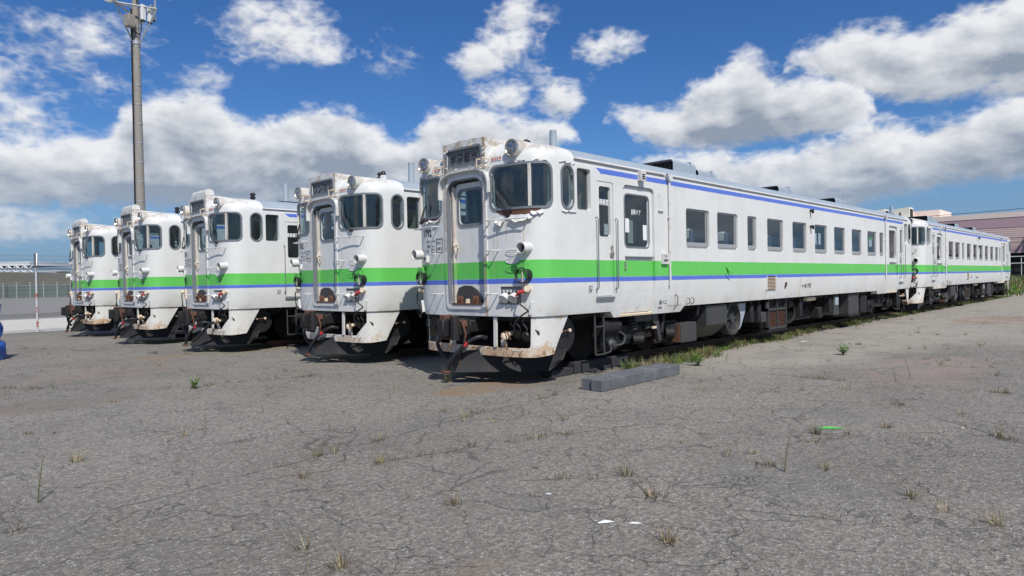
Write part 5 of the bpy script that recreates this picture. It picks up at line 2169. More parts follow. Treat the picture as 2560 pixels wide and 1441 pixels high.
# wheel chock timbers beside the first wheels of the nearest car
for x, y, z0, z1, ln, lb in ((1.05, .62, 0, .12, .55, 'short dark timber block under the front wheel of 1792'), (1.65, .62, 0, .20, 1.6, 'long dark tarred timber lying along the rail of 1792')):
    tb = MB().use(M['old_timber'])
    tb.bbox(x, x + ln, y, y + .20, z0, z1, .01)
    tag(tb.build('timber_block'), lb, 'timber', 'dark blocking timbers')
# two grey beams lying side by side
import mathutils
for k, lb in enumerate(('square grey timber lying on the asphalt, the one nearer the camera', 'square grey timber lying on the asphalt, the one nearer railcar 1792')):
    tb = MB().use(M['timber'])
    bm = bmesh.new()
    bmesh.ops.create_cube(bm, size=1)
    for v in bm.verts:
        v.co = Vector((v.co.x * 2.22, v.co.y * .19, v.co.z * .165))
    bmesh.ops.bevel(bm, geom=bm.edges[:], offset=.008, segments=1, affect='EDGES')
    tb.bm(bm)
    o = tb.build('timber_beam')
    o.rotation_euler = (0, 0, R(1.0 + k * .4))
    o.location = (1.54 + .03 * k, -.72 + k * .205, .0845)
    tag(o, lb, 'timber', 'grey beams on the asphalt')

# ------------------------------------------------------------------ vegetation
def leaf_mat(name, c, var=.3):
    m_, bb, p, o = mat(name)
    oi = bb.new('ShaderNodeNewGeometry')
    r_ = E(bb, oi.outputs['Random Per Island'])
    bb.link(bb.mix(r_, tuple(v * (1 - var) for v in c), tuple(v * (1 + var) for v in c)), p.inputs['Base Color'])
    p.inputs['Roughness'].default_value = .6
    tr = bb.new('ShaderNodeBsdfTranslucent')
    tr.inputs[0].default_value = (c[0] * 1.2, c[1] * 1.3, c[2], 1)
    ms = bb.new('ShaderNodeMixShader')
    ms.inputs[0].default_value = .25
    bb.link(p.outputs[0], ms.inputs[1])
    bb.link(tr.outputs[0], ms.inputs[2])
    bb.link(ms.outputs[0], o.inputs[0])
    return m_


M['grass'] = leaf_mat('green_grass', (.115, .175, .035), .5)
M['bright'] = leaf_mat('bright_leaf', (.12, .26, .03), .35)
M['dry'] = leaf_mat('dry_grass', (.34, .265, .145), .45)
M['brown'] = leaf_mat('brown_weed', (.10, .065, .035), .5)
M['olive'] = leaf_mat('olive_weed', (.11, .12, .045), .45)


def blade(mb, x, y, z, h, lean, az, w, rg, bend=.5):
    dx_, dy_ = math.cos(az), math.sin(az)
    px_, py_ = -dy_ * w, dx_ * w
    pts = []
    for t in (0, .5, 1):
        r_ = lean * h * (t ** (1 + bend))
        hh = h * t * math.sqrt(max(.05, 1 - (lean * t * .8) ** 2)) if lean < 1.2 else h * t * .25
        pts.append((x + dx_ * r_, y + dy_ * r_, z + hh))
    a, c, e = pts
    mb.add([(a[0] - px_, a[1] - py_, a[2]), (a[0] + px_, a[1] + py_, a[2]), (c[0] + px_ * .7, c[1] + py_ * .7, c[2]), (c[0] - px_ * .7, c[1] - py_ * .7, c[2]), e], [(0, 1, 2, 3), (3, 2, 4)])


def tuft(mb, x, y, n, h, w, rg, spread=.04, mats=('dry',), lean=(.3, 1.2)):
    for _ in range(n):
        mb.use(M[rg.choice(mats)])
        a = rg.uniform(0, 6.283)
        r_ = spread * math.sqrt(rg.random())
        blade(mb, x + r_ * math.cos(a), y + r_ * math.sin(a), 0, h * rg.uniform(.4, 1.1), rg.uniform(*lean), a + rg.uniform(-.8, .8), w, rg)


rg = random.Random(21)
# the grassy strip along the nearest cars
gs = MB()
x = 2.6
while x < 46:
    dens_ = .5 + .5 * math.sin(x * 1.3) * math.sin(x * .37 + 1)
    dens_ = dens_ * .8 + .35
    far_ = min(1, 8 / (x + 4))
    n = int(19 * dens_ * (1 if x < 20 else .8))
    for _ in range(n):
        xx = x + rg.uniform(0, .22)
        yc = .28 + min(.55, (x - 2.6) * .05) + .12 * math.sin(x * 1.1)
        yy = yc + rg.gauss(0, .16)
        tuft(gs, xx, yy - (.15 if x < 5.5 else 0), 16 if x < 5.5 else 9, rg.uniform(.05, .17) * (1.6 if x < 5.4 else 1.25), .0035 + .0035 * min(1, x / 15), rg, .06,
             rg.choice((('grass', 'bright'), ('grass', 'olive'), ('dry', 'olive'), ('grass', 'bright', 'dry'), ('dry', 'brown'))))
    x += .22 if x < 20 else .3
o = gs.build('grass_strip')
tag(o, 'green and yellow grass growing along the side of railcar 1792', 'grass', kind='stuff')

# weeds along seams and scattered dry tufts
sw = MB()
for (ax, ay, bx_, by_, w) in SEAMS:
    L = math.hypot(bx_ - ax, by_ - ay)
    t = 0
    while t < L:
        t += rg.expovariate(1 / .20)
        f = t / L
        if f >= 1:
            break
        if math.sin(t * 1.7 + ax) * math.sin(t * .6 + ay) < .05:
            continue
        x, y = ax + (bx_ - ax) * f + rg.gauss(0, .03), ay + (by_ - ay) * f + rg.gauss(0, .03)
        if y > .3 and -1 < x < 46:
            continue
        tuft(sw, x, y, rg.randint(8, 24), rg.uniform(.03, .13), .003, rg, .08, rg.choice((('dry', 'brown'), ('olive', 'brown'), ('dry', 'olive'))))
for _ in range(900):
    x, y = rg.uniform(-9, 24), rg.uniform(-9, 14)
    if y > .25 and x > -.8:
        continue
    d = math.hypot(x + 7.38, y + 6.6)
    if d < 1.6 or rg.random() > .62:
        continue
    if y < -6.6 + (x + 7.38) * .08 - 1 or x < -8.5:
        continue
    tuft(sw, x, y, rg.randint(5, 22), rg.uniform(.03, .05) if rg.random() < .6 else rg.uniform(.06, .16), .002 + .0012 * (d > 6), rg, rg.uniform(.03, .10), rg.choice((('dry',), ('dry', 'brown'), ('dry', 'dry', 'olive'))))
    if rg.random() < .12:
        for _k in range(3):
            blade(sw, x + rg.uniform(-.05, .05), y + rg.uniform(-.05, .05), 0, rg.uniform(.12, .3), rg.uniform(.05, .3), rg.uniform(0, 6.28), .0018, rg)
o = sw.build('weeds_in_cracks')
tag(o, 'dry brown weeds scattered in the cracks of the asphalt', 'weeds', kind='stuff')


def stalk_weed(name, x, y, h, nl, ll, mt, label, lean=.1, seed=1, group=None):
    g_ = random.Random(seed)
    root = empty(name, (x, y, 0))
    tag(root, label, 'weed', group)
    st = MB().use(M['olive'])
    az = g_.uniform(0, 6.28)
    pts = [(math.cos(az) * lean * h * (t / 4) ** 1.5, math.sin(az) * lean * h * (t / 4) ** 1.5, h * t / 4) for t in range(5)]
    st.tube(pts, [.005, .0045, .004, .003, .0015], 5)
    st.build('stem', root)
    lf = MB().use(M[mt])
    for i in range(nl):
        t = .05 + .92 * i / nl
        k = t * 4
        j = min(3, int(k))
        p = Vector(pts[j]).lerp(Vector(pts[j + 1]), k - j)
        a = i * 2.4 + g_.uniform(-.3, .3)
        l_ = ll * (1.1 - t * .7) * g_.uniform(.7, 1.2)
        d = Vector((math.cos(a), math.sin(a), .35))
        s_ = Vector((-math.sin(a), math.cos(a), 0)) * l_ * .17
        lf.add([p, p + d * l_ * .5 + s_, p + d * l_ + Vector((0, 0, -l_ * .15)), p + d * l_ * .5 - s_], [(0, 1, 2, 3)])
    lf.build('leaves', root)
    return root


def unp(px_, py_):
    """photo pixel to a spot on the ground"""
    r_ = F_ + R_ * ((px_ - 1280) / 1701) - U_ * ((py_ - 720.5) / 1701)
    t = 1.6 / -r_.z
    return -7.38 + r_.x * t, -6.6 + r_.y * t


def bush(x, y, h, n, ll, mt, label, seed):
    g_ = random.Random(seed)
    root = empty('leafy_weed', (x, y, 0))
    tag(root, label, 'weed')
    st = MB().use(M['olive'])
    lf = MB().use(M[mt])
    for k in range(7):
        a = k * .9
        e = Vector((math.cos(a) * h * .45, math.sin(a) * h * .45, h * g_.uniform(.6, 1)))
        st.tube([(0, 0, 0), e * .5 + Vector((0, 0, .1 * h)), e], [.006, .004, .002], 5)
        for i in range(n // 7):
            t = g_.uniform(.25, 1.05)
            p = e * t + Vector((g_.gauss(0, .12), g_.gauss(0, .12), g_.gauss(0, .1))) * h
            p.z = max(.01, p.z)
            aa = g_.uniform(0, 6.28)
            d = Vector((math.cos(aa), math.sin(aa), g_.uniform(-.1, .6)))
            s_ = Vector((-math.sin(aa), math.cos(aa), g_.uniform(-.3, .3))) * ll * .32
            lf.add([p, p + d * ll * .5 + s_, p + d * ll, p + d * ll * .5 - s_], [(0, 1, 2, 3)])
    st.build('stem', root)
    lf.build('leaves', root)
    return root


x, y = unp(2108, 888)
bush(x, y, .20, 130, .055, 'bright', 'bright green leafy weed growing on the right-hand seam of the asphalt', 5)
x, y = unp(487, 972)
bush(x, y, .17, 70, .05, 'bright', 'small green leafy weed on the asphalt in front of railcar 1762', 6)
x, y = unp(1745, 915)
bush(x, y, .30, 110, .06, 'bright', 'spiky green weed at the far end of the two grey timbers', 7)
x, y = unp(1845, 870)
bush(x, y, .18, 50, .03, 'olive', 'low flowering weed beside the grass strip, under the fuel tank of 1792', 8)
for px_, py_, h, nl, mt, lb, sd in ((95, 1258, .34, 26, 'olive', 'tall thin seed stalk standing alone at the lower left edge', 1),
                                    (1962, 1180, .31, 24, 'olive', 'tall thin seed stalk standing in the open asphalt below 1792', 2),
                                    (2240, 955, .22, 12, 'dry', 'thin dry stalk near the right-hand seam', 3),
                                    (2275, 945, .30, 14, 'dry', 'taller dry stalk right of a thin one near the right-hand seam', 4),
                                    (1640, 890, .75, 3, 'dry', 'long bare stalk leaning against the undercarriage of 1792', 5),
                                    (1815, 905, .20, 12, 'olive', 'short olive stalk just beyond the grey timbers', 6)):
    x, y = unp(px_, py_)
    stalk_weed('weed_stalk', x, y, h, nl, .035, mt, lb, .25, sd)
for px_, py_, n, h, lb, mt in ((1118, 955, 40, .22, 'green and straw grass tuft at the edge of the shadow in front of 1792', ('grass', 'dry', 'olive')),
                               (1565, 1190, 40, .09, 'star-shaped brown grass tuft with a long stem lying to its left', ('brown', 'olive', 'dry')),
                               (1668, 1358, 45, .085, 'dry grass tuft nearest the bottom edge of the yard', ('dry', 'brown')),
                               (1130, 1262, 30, .06, 'flattened dry grass tuft left of the white paint flakes', ('dry', 'brown')),
                               (950, 1160, 46, .07, 'spreading mossy tuft in the middle foreground', ('olive', 'dry')),
                               (795, 1140, 34, .07, 'low dry tuft left of the mossy one', ('dry', 'olive')),
                               (760, 1195, 22, .07, 'small upright brown tuft in the foreground', ('brown', 'dry')),
                               (190, 1155, 34, .10, 'pale straw tuft combed over to one side at the left', ('dry',)),
                               (1160, 1045, 30, .09, 'pale straw tuft on open asphalt in front of 1792', ('dry',)),
                               (1110, 1030, 22, .06, 'reddish tuft just left of the pale one in front of 1792', ('brown', 'dry')),
                               (2490, 1312, 30, .09, 'straw tuft near the right edge of the yard', ('dry',)),
                               (2280, 1245, 26, .07, 'thin straw tuft on the right-hand foreground', ('dry', 'olive')),
                               (2215, 1070, 30, .06, 'brown tuft right of the green paint flake', ('dry', 'brown')),
                               (2040, 1085, 40, .09, 'dark wiry tuft beside the green paint flake', ('brown', 'olive')),
                               (850, 1420, 36, .08, 'coarse dry tuft at the bottom edge left of the centre', ('dry', 'brown')),
                               (1930, 1165, 26, .06, 'mossy patch at the foot of the tall stalk', ('olive', 'dry'))):
    x, y = unp(px_, py_)
    tb = MB()
    tuft(tb, 0, 0, n + 10, h * 1.7, .0022, random.Random(px_), .05, mt, (.3, 1.25))
    o = tb.build('grass_tuft', None, (x, y, 0))
    tag(o, lb, 'grass tuft')

# litter: flakes of paint
for px_, py_, w, mt, lb in ((2078, 1072, .13, 'green', 'curved flake of light green paint lying on the asphalt'),
                            (1515, 1308, .055, 'whiteink', 'white paint flake on the asphalt, left one of a close pair'),
                            (1588, 1310, .04, 'whiteink', 'white paint flake on the asphalt, right one of a close pair'),
                            (1372, 1237, .022, 'whiteink', 'tiny white flake between the foreground tufts'),
                            (2010, 855, .10, 'whiteink', 'white scrap lying beyond the timbers near the grass strip'),
                            (2408, 1072, .028, 'whiteink', 'small white scrap in the right-hand foreground')):
    x, y = unp(px_, py_)
    g_ = random.Random(px_)
    fb = MB().use(M[mt])
    n = 9
    vs, up = [], []
    for i in range(n):
        t = i / (n - 1)
        a = (t - .5) * 2 * w
        hgt = .012 * math.sin(math.pi * t) * (1 if w > .05 else .4) + .002
        wd = w * .32 * math.sin(math.pi * min(.97, t + .06)) * g_.uniform(.7, 1.1) + .003
        vs += [(a, -wd, hgt * .4 + .001), (a, 0, hgt), (a, wd, hgt * .8 + .001)]
    fs = []
    for i in range(n - 1):
        for j in range(2):
            fs.append((i * 3 + j, i * 3 + 3 + j, i * 3 + 4 + j, i * 3 + 1 + j))
    fb.add(vs, fs)
    o = fb.build('paint_flake', None, (x, y, .002))
    o.rotation_euler = (0, 0, R(-45 + g_.uniform(-15, 15)))
    tag(o, lb, 'paint flake')

# ------------------------------------------------------------------ chain-link fence
M['galv'] = simple('galvanised_steel', (.42, .44, .46), .45, metal=.5, var=.2, scale=12, dirt=(.3, .22, .15), dirt_amt=.3)
M['wire'] = simple('fence_wire', (.26, .26, .25), .5, metal=.3, var=.15)


def redwhite():
    m_, bb, p, o = mat('faded_red_and_white_tape')
    t = bb.new('ShaderNodeTexCoord')
    x, y, z = bb.xyz(t.outputs['Object'])
    c = bb.mix(bb.noise(t.outputs['Object'], 14, 4, .7), (.42, .44, .46), (.62, .62, .62))
    for z0, z1 in ((.18, .40), (.74, .95), (1.28, 1.50)):
        c = bb.mix(bb.band(z, z0, z1, .01) * bb.step(bb.noise(t.outputs['Object'], 10, 4, .7), .38, .5), c, (.40, .075, .05))
    bb.link(c, p.inputs['Base Color'])
    p.inputs['Roughness'].default_value = .6
    return m_


M['redwhite'] = redwhite()
FY, FX0, FX1 = 25.0, -22.0, 27.0
fence = empty('chain_link_fence', (0, FY, 0))
tag(fence, 'chain-link fence with barbed wire on V-shaped arms at the left edge of the yard', 'fence')
mb = MB().use(M['wire'])
H0, H1, pitch = .06, 2.42, .085
n = int((FX1 - FX0) / pitch)
for i in range(-int(2.4 / pitch), n):
    for sg in (1, -1):
        xa = FX0 + i * pitch
        xb = xa + (H1 - H0)
        za, zb = (H0, H1) if sg > 0 else (H1, H0)
        ca, cb = max(xa, FX0), min(xb, FX1)
        if cb <= ca:
            continue
        fa, fb_ = (ca - xa) / (xb - xa), (cb - xa) / (xb - xa)
        a_ = (ca, sg * .003, za + (zb - za) * fa)
        c_ = (cb, sg * .003, za + (zb - za) * fb_)
        w = .0035
        mb.add([(a_[0], a_[1] - w, a_[2] - w), (a_[0], a_[1] + w, a_[2] - w), (a_[0], a_[1], a_[2] + w), (c_[0], c_[1] - w, c_[2] - w), (c_[0], c_[1] + w, c_[2] - w), (c_[0], c_[1], c_[2] + w)],
               [(0, 1, 4, 3), (1, 2, 5, 4), (2, 0, 3, 5)])
o = mb.build('wire_mesh', fence)
o['kind'] = 'stuff'
mb = MB().use(M['galv'])
mb.cyl((FX0, 0, 2.44), (FX1, 0, 2.44), .028, seg=8)
mb.cyl((FX0, 0, .05), (FX1, 0, .05), .014, seg=6)
mb.build('rail', fence)
x = FX0 + .4
pm = None
while x < FX1:
    near = abs(x - (-1.1)) < 1.6
    x += 3.0
k = 0
for x in [-1.1 + 3.4 * i for i in range(-6, 9)]:
    p_ = MB().use(M['redwhite'] if abs(x + 1.1) < .1 else M['galv'])
    p_.cyl((0, -.05, 0), (0, -.05, 2.50), .036, seg=12)
    p_.use(M['galv'])
    for s_ in (1, -1):
        p_.tube([(0, -.05, 2.46), (s_ * .05, -.05 + s_ * .10, 2.62), (s_ * .11, -.05 + s_ * .34, 3.05)], [.036, .034, .032], 8)
    p_.cyl((0, -.05, 2.38), (0, -.05, 2.43), .055, seg=12)
    p_.bbox(-.09, .09, -.08, -.02, 2.38, 2.41, .005)
    p_.build('post', fence, (x, 0, 0))
for s_ in (1, -1):
    for k in range(3):
        wr = MB().use(M['wire'])
        y_, z_ = -.05 + s_ * (.14 + .09 * k), 2.66 + .14 * k
        wr.cyl((FX0, y_, z_), (FX1, y_, z_), .005, seg=4, cap=False)
        x = FX0
        while x < FX1:
            if -8 < x < 8:
                wr.add([(x, y_ - .02, z_ + .02), (x + .012, y_, z_), (x + .006, y_ + .02, z_ - .02)], [(0, 1, 2)])
                wr.add([(x, y_, z_ + .028), (x + .014, y_, z_), (x + .006, y_, z_ - .028)], [(0, 1, 2)])
            x += .11
        wr.build('barbed_wire', fence)

# ------------------------------------------------------------------ telecom pole
M['pole'] = simple('weathered_concrete_pole', (.27, .25, .22), .85, var=.12, scale=3, bump=.2)
tp = empty('telecom_pole', (3.66, 28.0, 0), R(20))
tag(tp, 'tall concrete pole with cell antennas on a triangular frame behind the left railcars', 'utility pole')
mb = MB().use(M['pole'])
mb.lathe([(.225, 0), (.205, 5), (.165, 12), (.125, 18.5), (0, 18.5)], Matrix.Identity(4), 24)
mb.build('shaft', tp)
mb = MB().use(M['galv'])
for z in [1.2 + .9 * i for i in range(15)]:
    mb = MB().use(M['galv'])
    r_ = .225 - z * .0050
    mb.lathe([(r_ + .001, z - .02), (r_ + .008, z - .02), (r_ + .008, z + .02), (r_ + .001, z + .02)], Matrix.Identity(4), 20)
    mb.bbox(-.03, .03, -r_ - .03, -r_, z - .03, z + .03, .005)
    mb.build('strap_band', tp)
mb = MB().use(M['black'])
for k in range(2):
    mb.tube([(-.215 + .0045 * z - .045 * k, .06, z) for z in (0, 4, 8, 12.6, 14.6)], .026, 8)
mb.build('feeder_cable', tp)
mb = MB().use(M['galv'])
for i, z in enumerate([2.6 + .45 * k for k in range(27)]):
    a = .2 if i % 2 else 2.9
    mb.cyl((.14 * math.cos(a), .14 * math.sin(a), z), (.33 * math.cos(a), .33 * math.sin(a), z), .009, seg=6)
mb.build('climbing_peg', tp)
ZF = 14.65
mb = MB().use(M['galv'])
vtx = []
for k in range(3):
    a = R(175 + 120 * k)
    vtx.append(Vector((.98 * math.cos(a), .98 * math.sin(a), 0)))
for z in (ZF, ZF + 1.1):
    for k in range(3):
        a_, c_ = vtx[k] + Vector((0, 0, z)), vtx[(k + 1) % 3] + Vector((0, 0, z))
        mb.cyl(a_, c_, .045, seg=8)
for k in range(3):
    mb.cyl(vtx[k] + Vector((0, 0, ZF)), vtx[k] * .19 + Vector((0, 0, ZF - 1.55)), .035, seg=8)
    mb.cyl(vtx[k] * .93 + Vector((0, 0, ZF)), vtx[k] * .93 + Vector((0, 0, ZF + 1.5)), .04, seg=8)
    mb.cyl(vtx[k] + Vector((0, 0, ZF)), vtx[k] * .2 + Vector((0, 0, ZF)), .03, seg=8)
mb.lathe([(.15, ZF - 1.66), (.19, ZF - 1.66), (.19, ZF - 1.5), (.15, ZF - 1.5)], Matrix.Identity(4), 20)
mb.build('antenna_frame', tp)
for k, (x, y, z) in enumerate(((-.02, -.52, ZF - .62), (.32, -.55, ZF - .62), (-.30, -.5, ZF + .75), (.02, -.52, ZF + .75), (.36, -.52, ZF + .75), (1.02, .1, ZF - .15), (-.95, .45, ZF + .1))):
    mb = MB().use(M['white'])
    mb.bbox(x - .11, x + .11, y - .08, y + .08, z, z + .72, .03)
    mb.use(M['black']).box(x - .09, x + .09, y - .06, y + .06, z - .05, z)
    mb.build('panel_antenna', tp)
for p_, d_ in (((-1.25, -.05, ZF + .12), (-.9, -.35, .1)), ((1.55, -.25, ZF + 1.3), (.8, -.6, 0)), ((.45, .35, ZF - .1), (.3, .9, .0))):
    mb = MB().use(M['white'])
    mb.lathe([(.0, -.16), (.12, -.16), (.30, -.02), (.33, .10), (.32, .16), (.24, .21), (0, .23)], RX(p_, d_), 22)
    mb.build('dish_antenna', tp)
mb = MB().use(M['pole'])
mb.bbox(-.62, -.28, -.35, .0, ZF - 1.0, ZF - .45, .02)
mb.use(M['black']).tube([(-.3, -.1, ZF - .9), (-.22, -.2, ZF - 1.15), (.0, -.26, ZF - 1.25), (.1, -.24, ZF - 1.0), (.1, -.22, ZF - .3)], .03, 8)
mb.build('equipment_box', tp)

# ------------------------------------------------------------------ far left: airfield fence, hedge, hill, hall
A0, A1 = Vector((23.3, 178.5, 0)), Vector((34.2, 166.9, 0))
dv = (A1 - A0).normalized()
ff = empty('airfield_fence', A0)
tag(ff, 'distant fence of thin pale posts across the airfield on the left', 'fence')
pm = None
for i in range(-14, 22):
    if pm is None:
        p_ = MB().use(M['galv'])
        p_.cyl((0, 0, 0), (0, 0, 3.5), .09, seg=6)
        pm = p_.build('post', ff)
        c = pm
    else:
        c = pm.copy()
        COL.objects.link(c)
        c.parent = ff
    c.location = dv * (i * 3.0)
p_ = MB().use(M['wire'])
for z in (.3, 1.2, 2.1, 3.3):
    p_.cyl(dv * -42 + Vector((0, 0, z)), dv * 63 + Vector((0, 0, z)), .025, seg=4)
p_.build('rail', ff)
M['trailer'] = simple('green_grey_container', (.055, .095, .085), .7, var=.3, scale=.5)
nrm = Vector((-dv.y, dv.x, 0))
if nrm.y < 0:
    nrm = -nrm
for i in range(7):
    c = A0 + dv * (-16 + i * 7.0) + nrm * 4.0
    e_ = empty('storage_container', c)
    e_.rotation_euler = (0, 0, math.atan2(dv.y, dv.x))
    tag(e_, 'dark green container in the distant row, %s of seven from the left' % ('first', 'second', 'third', 'fourth', 'fifth', 'sixth', 'last')[i], 'container', 'dark green containers behind the airfield fence')
    p_ = MB().use(M['trailer'])
    p_.box(0, 6.6, 0, 2.4, .1, 2.75)
    for k in range(22):
        p_.box(.05 + k * .3, .17 + k * .3, -.04, 0, .15, 2.7)
    p_.build('shell', e_)
    p_ = MB().use(M['galv'])
    p_.box(0, 6.6, -.05, 2.45, 2.752, 2.85)
    p_.build('roof', e_)
# the olive hill beyond
M['hill'] = simple('olive_scrub', (.058, .052, .030), .95, var=.5, scale=.12, dirt=(.03, .035, .018), dirt_amt=.7)
hb = MB().use(M['hill'])
rg = random.Random(9)
B0 = A0 + nrm * 60
nx_, ny_ = 90, 8
vs = []
for j in range(ny_ + 1):
    for i in range(nx_ + 1):
        p = B0 + dv * (-160 + i * 5.2) + nrm * (j * 14)
        t = j / ny_
        h = (8.3 + 1.0 * math.sin(i * .23) + .9 * math.sin(i * .61 + 1) + rg.uniform(-.25, .25)) * math.sin(min(1, t * 1.7) * math.pi / 2)
        vs.append((p.x, p.y, h - .2))
hb.add(vs, [(j * (nx_ + 1) + i, j * (nx_ + 1) + i + 1, (j + 1) * (nx_ + 1) + i + 1, (j + 1) * (nx_ + 1) + i) for j in range(ny_) for i in range(nx_)], True)
o = hb.build('hill', sharp=180)
o['kind'] = 'structure'
# white trussed hall
hall_at = Vector((C_.x, C_.y, 0)) if False else Vector((74, 455, 0))
hl = empty('white_hall', hall_at)
hl.rotation_euler = (0, 0, math.atan2(dv.y, dv.x))
tag(hl, 'large white hall with a trussed roof edge on the horizon at the far left', 'building')
M['hallwhite'] = simple('hall_white', (.62, .64, .66), .6, var=.06, scale=.05)
p_ = MB().use(M['hallwhite'])
p_.box(-60, 10, 0, 30, 0, 11)
p_.build('wall', hl)
p_ = MB().use(M['hallwhite'])
p_.box(-62, 12.0, -4, 34, 15.5, 17.6)
p_.box(-62, 12.0, -4.2, -3.8, 11.0, 12.0)
for k in range(-15, 3):
    p_.box(k * 4.5, k * 4.5 + .6, -4, -3.5, 0, 15.5)
    p_.cyl((k * 4.5, -3.7, 11.5), (k * 4.5 + 4.5, -3.7, 15.5), .35, seg=6)
    p_.cyl((k * 4.5 + 4.5, -3.7, 11.5), (k * 4.5, -3.7, 15.5), .35, seg=6)
p_.build('roof_truss', hl)
h2 = empty('white_shed', hall_at + dv * 14)
h2.rotation_euler = (0, 0, math.atan2(dv.y, dv.x))
tag(h2, 'low white shed roof on the horizon just right of the large white hall', 'building')
p_ = MB().use(M['hallwhite'])
p_.prism([(0, 0), (12, 0), (12, 9.5), (9, 12.0), (0, 11.4)], 1, 0, 12)
p_.build('wall', h2)
p_ = MB().use(M['hallwhite'])
p_.box(-.5, 12.5, -.5, 12.5, 12.05, 12.4)
p_.build('roof', h2)

# ------------------------------------------------------------------ right: pink factory hall, fence rails, scrub, wires
M['pink'] = simple('pink_siding', (.76, .57, .50), .7, var=.05, scale=.3)
M['pinkpale'] = simple('pale_pink_parapet', (.80, .66, .58), .7, var=.05, scale=.3)
M['mauve'] = simple('mauve_band', (.47, .32, .35), .7, var=.06, scale=.3)
M['creamy'] = simple('cream_duct', (.80, .78, .66), .6, var=.06, scale=.4)
PA, PB = Vector((143.3, 24.1, 0)), Vector((143.3, 11.35, 0))
pd = (PB - PA).normalized()
ph = empty('factory_hall', PA)
ph.rotation_euler = (0, 0, math.atan2(pd.y, pd.x))
tag(ph, 'large pink factory hall with mauve bands behind the rear railcar', 'building')
L0, L1 = -22.0, 60.0
hw = MB().use(M['pink'])
hw.box(L0, L1, 0, 40, 4.4, 12.0) if False else None
for a, c_, z0, z1, mt, yo_ in ((L0, L1, 11.35, 12.3, 'pinkpale', -.12), (L0, L1, 9.55, 11.34, 'mauve', -.06), (L0, L1, 6.1, 9.54, 'pink', 0.0), (L0, L1, 4.9, 6.09, 'mauve', -.06)):
    hw.use(M[mt]).box(a, c_, yo_ if pd.cross(Vector((0, 0, 1))).dot(Vector((-1, 0, 0))) < 0 else yo_, 40, z0, z1)
hw.build('wall', ph)
for i in range(9):
    s_ = MB().use(M['mauve'])
    z = 6.3 + i * .36
    s_.box(L0, L1, -.035, -.001, z, z + .03)
    s_.build('siding_joint', ph)
s_ = MB().use(M['dark'])
s_.box(L0 + 1, L1, 1.5, 1.7, .5, 4.9)
s_.build('loading_bay', ph)
for k in range(14):
    s_ = MB().use(M['galv'])
    s_.box(L0 + k * 6, L0 + k * 6 + .3, -.1, .2, 0, 4.88)
    s_.build('column', ph)
s_ = MB().use(M['pinkpale'])
s_.box(15.6, L1, 3, 30, 12.31, 14.2)
s_.build('roof_block', ph)
s_ = MB().use(M['pinkpale'])
s_.box(-8.5, -1.0, 4, 14, 12.31, 14.0)
s_.build('roof_block', ph)
for a in (-10.0, -5.6):
    dct = MB().use(M['creamy'])
    dct.prism([(a - 3.0, 12.31), (a, 12.31), (a, 14.7), (a - 2.6, 14.5), (a - 3.0, 14.3)], 1, 1.0, 4.0)
    do = dct.build('roof_unit', ph)
    gl_ = MB().use(M['dark'])
    gl_.box(a + .002, a + .05, 1.5, 3.6, 12.7, 14.4)
    gl_.prism([(a - 2.0, 12.4), (a - 1.2, 12.4), (a - 1.6, 13.9)], 1, .9, .99)
    gl_.build('louvre', do)
for a in (2.0, 14.2):
    s_ = MB().use(M['white'])
    s_.cyl((a, -1.0, 4.4), (a + .5, -1.0, 10.2 if a > 5 else 9.8), .30, .05, 6)
    s_.use(M['box']).cyl((a - 2.6, -.9, 4.8), (a + .4, -.9, 9.9), .10, seg=5)
    s_.build('canopy_strut', ph)
# pale rails and a dark fence in front of the loading bays
rf = empty('yard_railing', PA + Vector((-14, 0, 0)))
rf.rotation_euler = (0, 0, math.atan2(pd.y, pd.x))
tag(rf, 'white horizontal railing in front of the loading bays of the pink hall', 'railing')
for z in (2.9, 4.0):
    s_ = MB().use(M['white'])
    s_.cyl((L0, 0, z), (L1, 0, z), .07, seg=6)
    s_.build('rail', rf)
for k in range(20):
    s_ = MB().use(M['white'])
    s_.cyl((L0 + 4 * k, .05, 0), (L0 + 4 * k, .05, 4.0), .06, seg=6)
    s_.build('post', rf)
dfc = MB().use(M['under'])
dfc.box(L0, L1, .6, .7, .2, 2.7)
o = dfc.build('dark_screen')
o.parent = None
o.location = PA + Vector((-14, 0, 0))
o.rotation_euler = (0, 0, math.atan2(pd.y, pd.x))
tag(o, 'dark screen fence behind the white railing on the far right', 'fence')

# overhead wires from pole to pole on the right
for k, (za, zb, ya) in enumerate(((10.2, 11.3, 0), (6.5, 7.0, .6), (6.0, 6.3, .6), (4.9, 5.2, 1.2))):
    w_ = MB().use(M['black'])
    a_ = Vector((110 + ya, 34, za))
    c_ = Vector((110 + ya, -14, zb))
    pts = [a_.lerp(c_, t / 12) + Vector((0, 0, -.5 * math.sin(math.pi * t / 12))) for t in range(13)]
    w_.tube(pts, .035, 5)
    o = w_.build('overhead_wire')
    tag(o, ('thin black wire high above the roof of the pink hall', 'black wire crossing the pink wall, upper of the pair', 'black wire crossing the pink wall, lower of the pair', 'black wire in front of the lower mauve band')[k], 'wire')

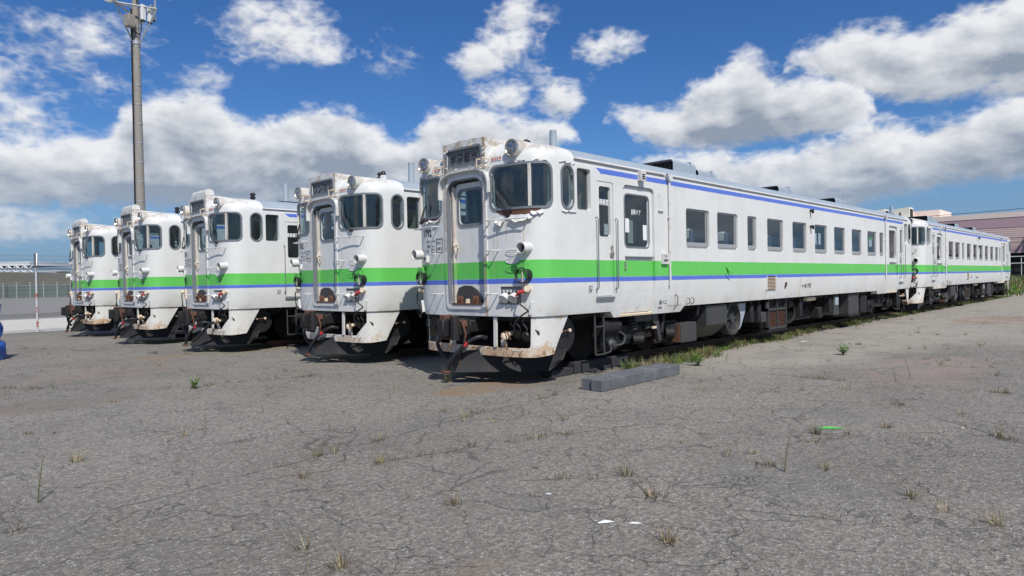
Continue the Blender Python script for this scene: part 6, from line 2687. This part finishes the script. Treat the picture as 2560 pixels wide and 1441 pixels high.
# scrub bank behind the rear car
sb = MB()
rg = random.Random(33)
for _ in range(5200):
    t = rg.random() ** .8
    x = 46 + t * 52
    y = rg.uniform(-4, 7 + t * 10)
    if y > 3.4 and x < 47:
        continue
    h0 = (.15 + .9 * min(1, max(0, (x - 46) / 22))) * (0.4 + .6 * min(1, max(0, (y + 3.2) / 3)))
    if y < 1.3 and x < 62 and rg.random() < .7:
        continue
    for k in range(3):
        sb.use(M[rg.choice(('grass', 'olive', 'olive', 'dry', 'bright'))])
        blade(sb, x + rg.uniform(-.3, .3), y + rg.uniform(-.3, .3), 0, h0 * rg.uniform(.5, 1.3), rg.uniform(.1, .8), rg.uniform(0, 6.28), .05 + .03 * t, rg)
o = sb.build('scrub')
tag(o, 'tall green and straw scrub behind the rear railcar at the right edge', 'scrub', kind='stuff')

# ------------------------------------------------------------------ blue tarpaulin bundle at the left edge
M['tarp'] = simple('blue_tarpaulin', (.012, .10, .46), .38, var=.25, scale=5, bump=.2)
tx, ty = unp(-58, 903)
tr_ = empty('tarpaulin_bundle', (tx, ty, 0))
tag(tr_, 'bundle wrapped in crumpled bright blue tarpaulin at the left edge', 'tarpaulin')
rg = random.Random(5)
import mathutils.noise as mn
tb = MB().use(M['tarp'])
nr, ns = 22, 48
vs = []
for i in range(nr + 1):
    z = 1.30 * i / nr
    base = .47 + .08 * math.exp(-((z - .22) / .22) ** 2) - .10 * math.exp(-((z - .48) / .06) ** 2) - .06 * max(0, z - .9)
    for k in range(ns):
        a = 2 * math.pi * k / ns
        n_ = mn.noise(Vector((math.cos(a) * 3.2, math.sin(a) * 3.2, z * 3.5))) * .09 + mn.noise(Vector((math.cos(a) * 9, math.sin(a) * 9, z * 5))) * .045
        r_ = base + n_
        vs.append((r_ * math.cos(a), r_ * math.sin(a), z))
fs = [(i * ns + k, i * ns + (k + 1) % ns, (i + 1) * ns + (k + 1) % ns, (i + 1) * ns + k) for i in range(nr) for k in range(ns)]
tb.add(vs, fs, True)
tb.add(vs[-ns:], [list(range(ns))])
tb.build('tarp_cover', tr_, sharp=60)
rp = MB().use(M['black'])
rp.tube([(.43 * math.cos(R(a)), .42 * math.sin(R(a)), .49 + .01 * math.sin(R(a * 3))) for a in range(0, 361, 15)], .012, 6)
rp.build('rope', tr_)
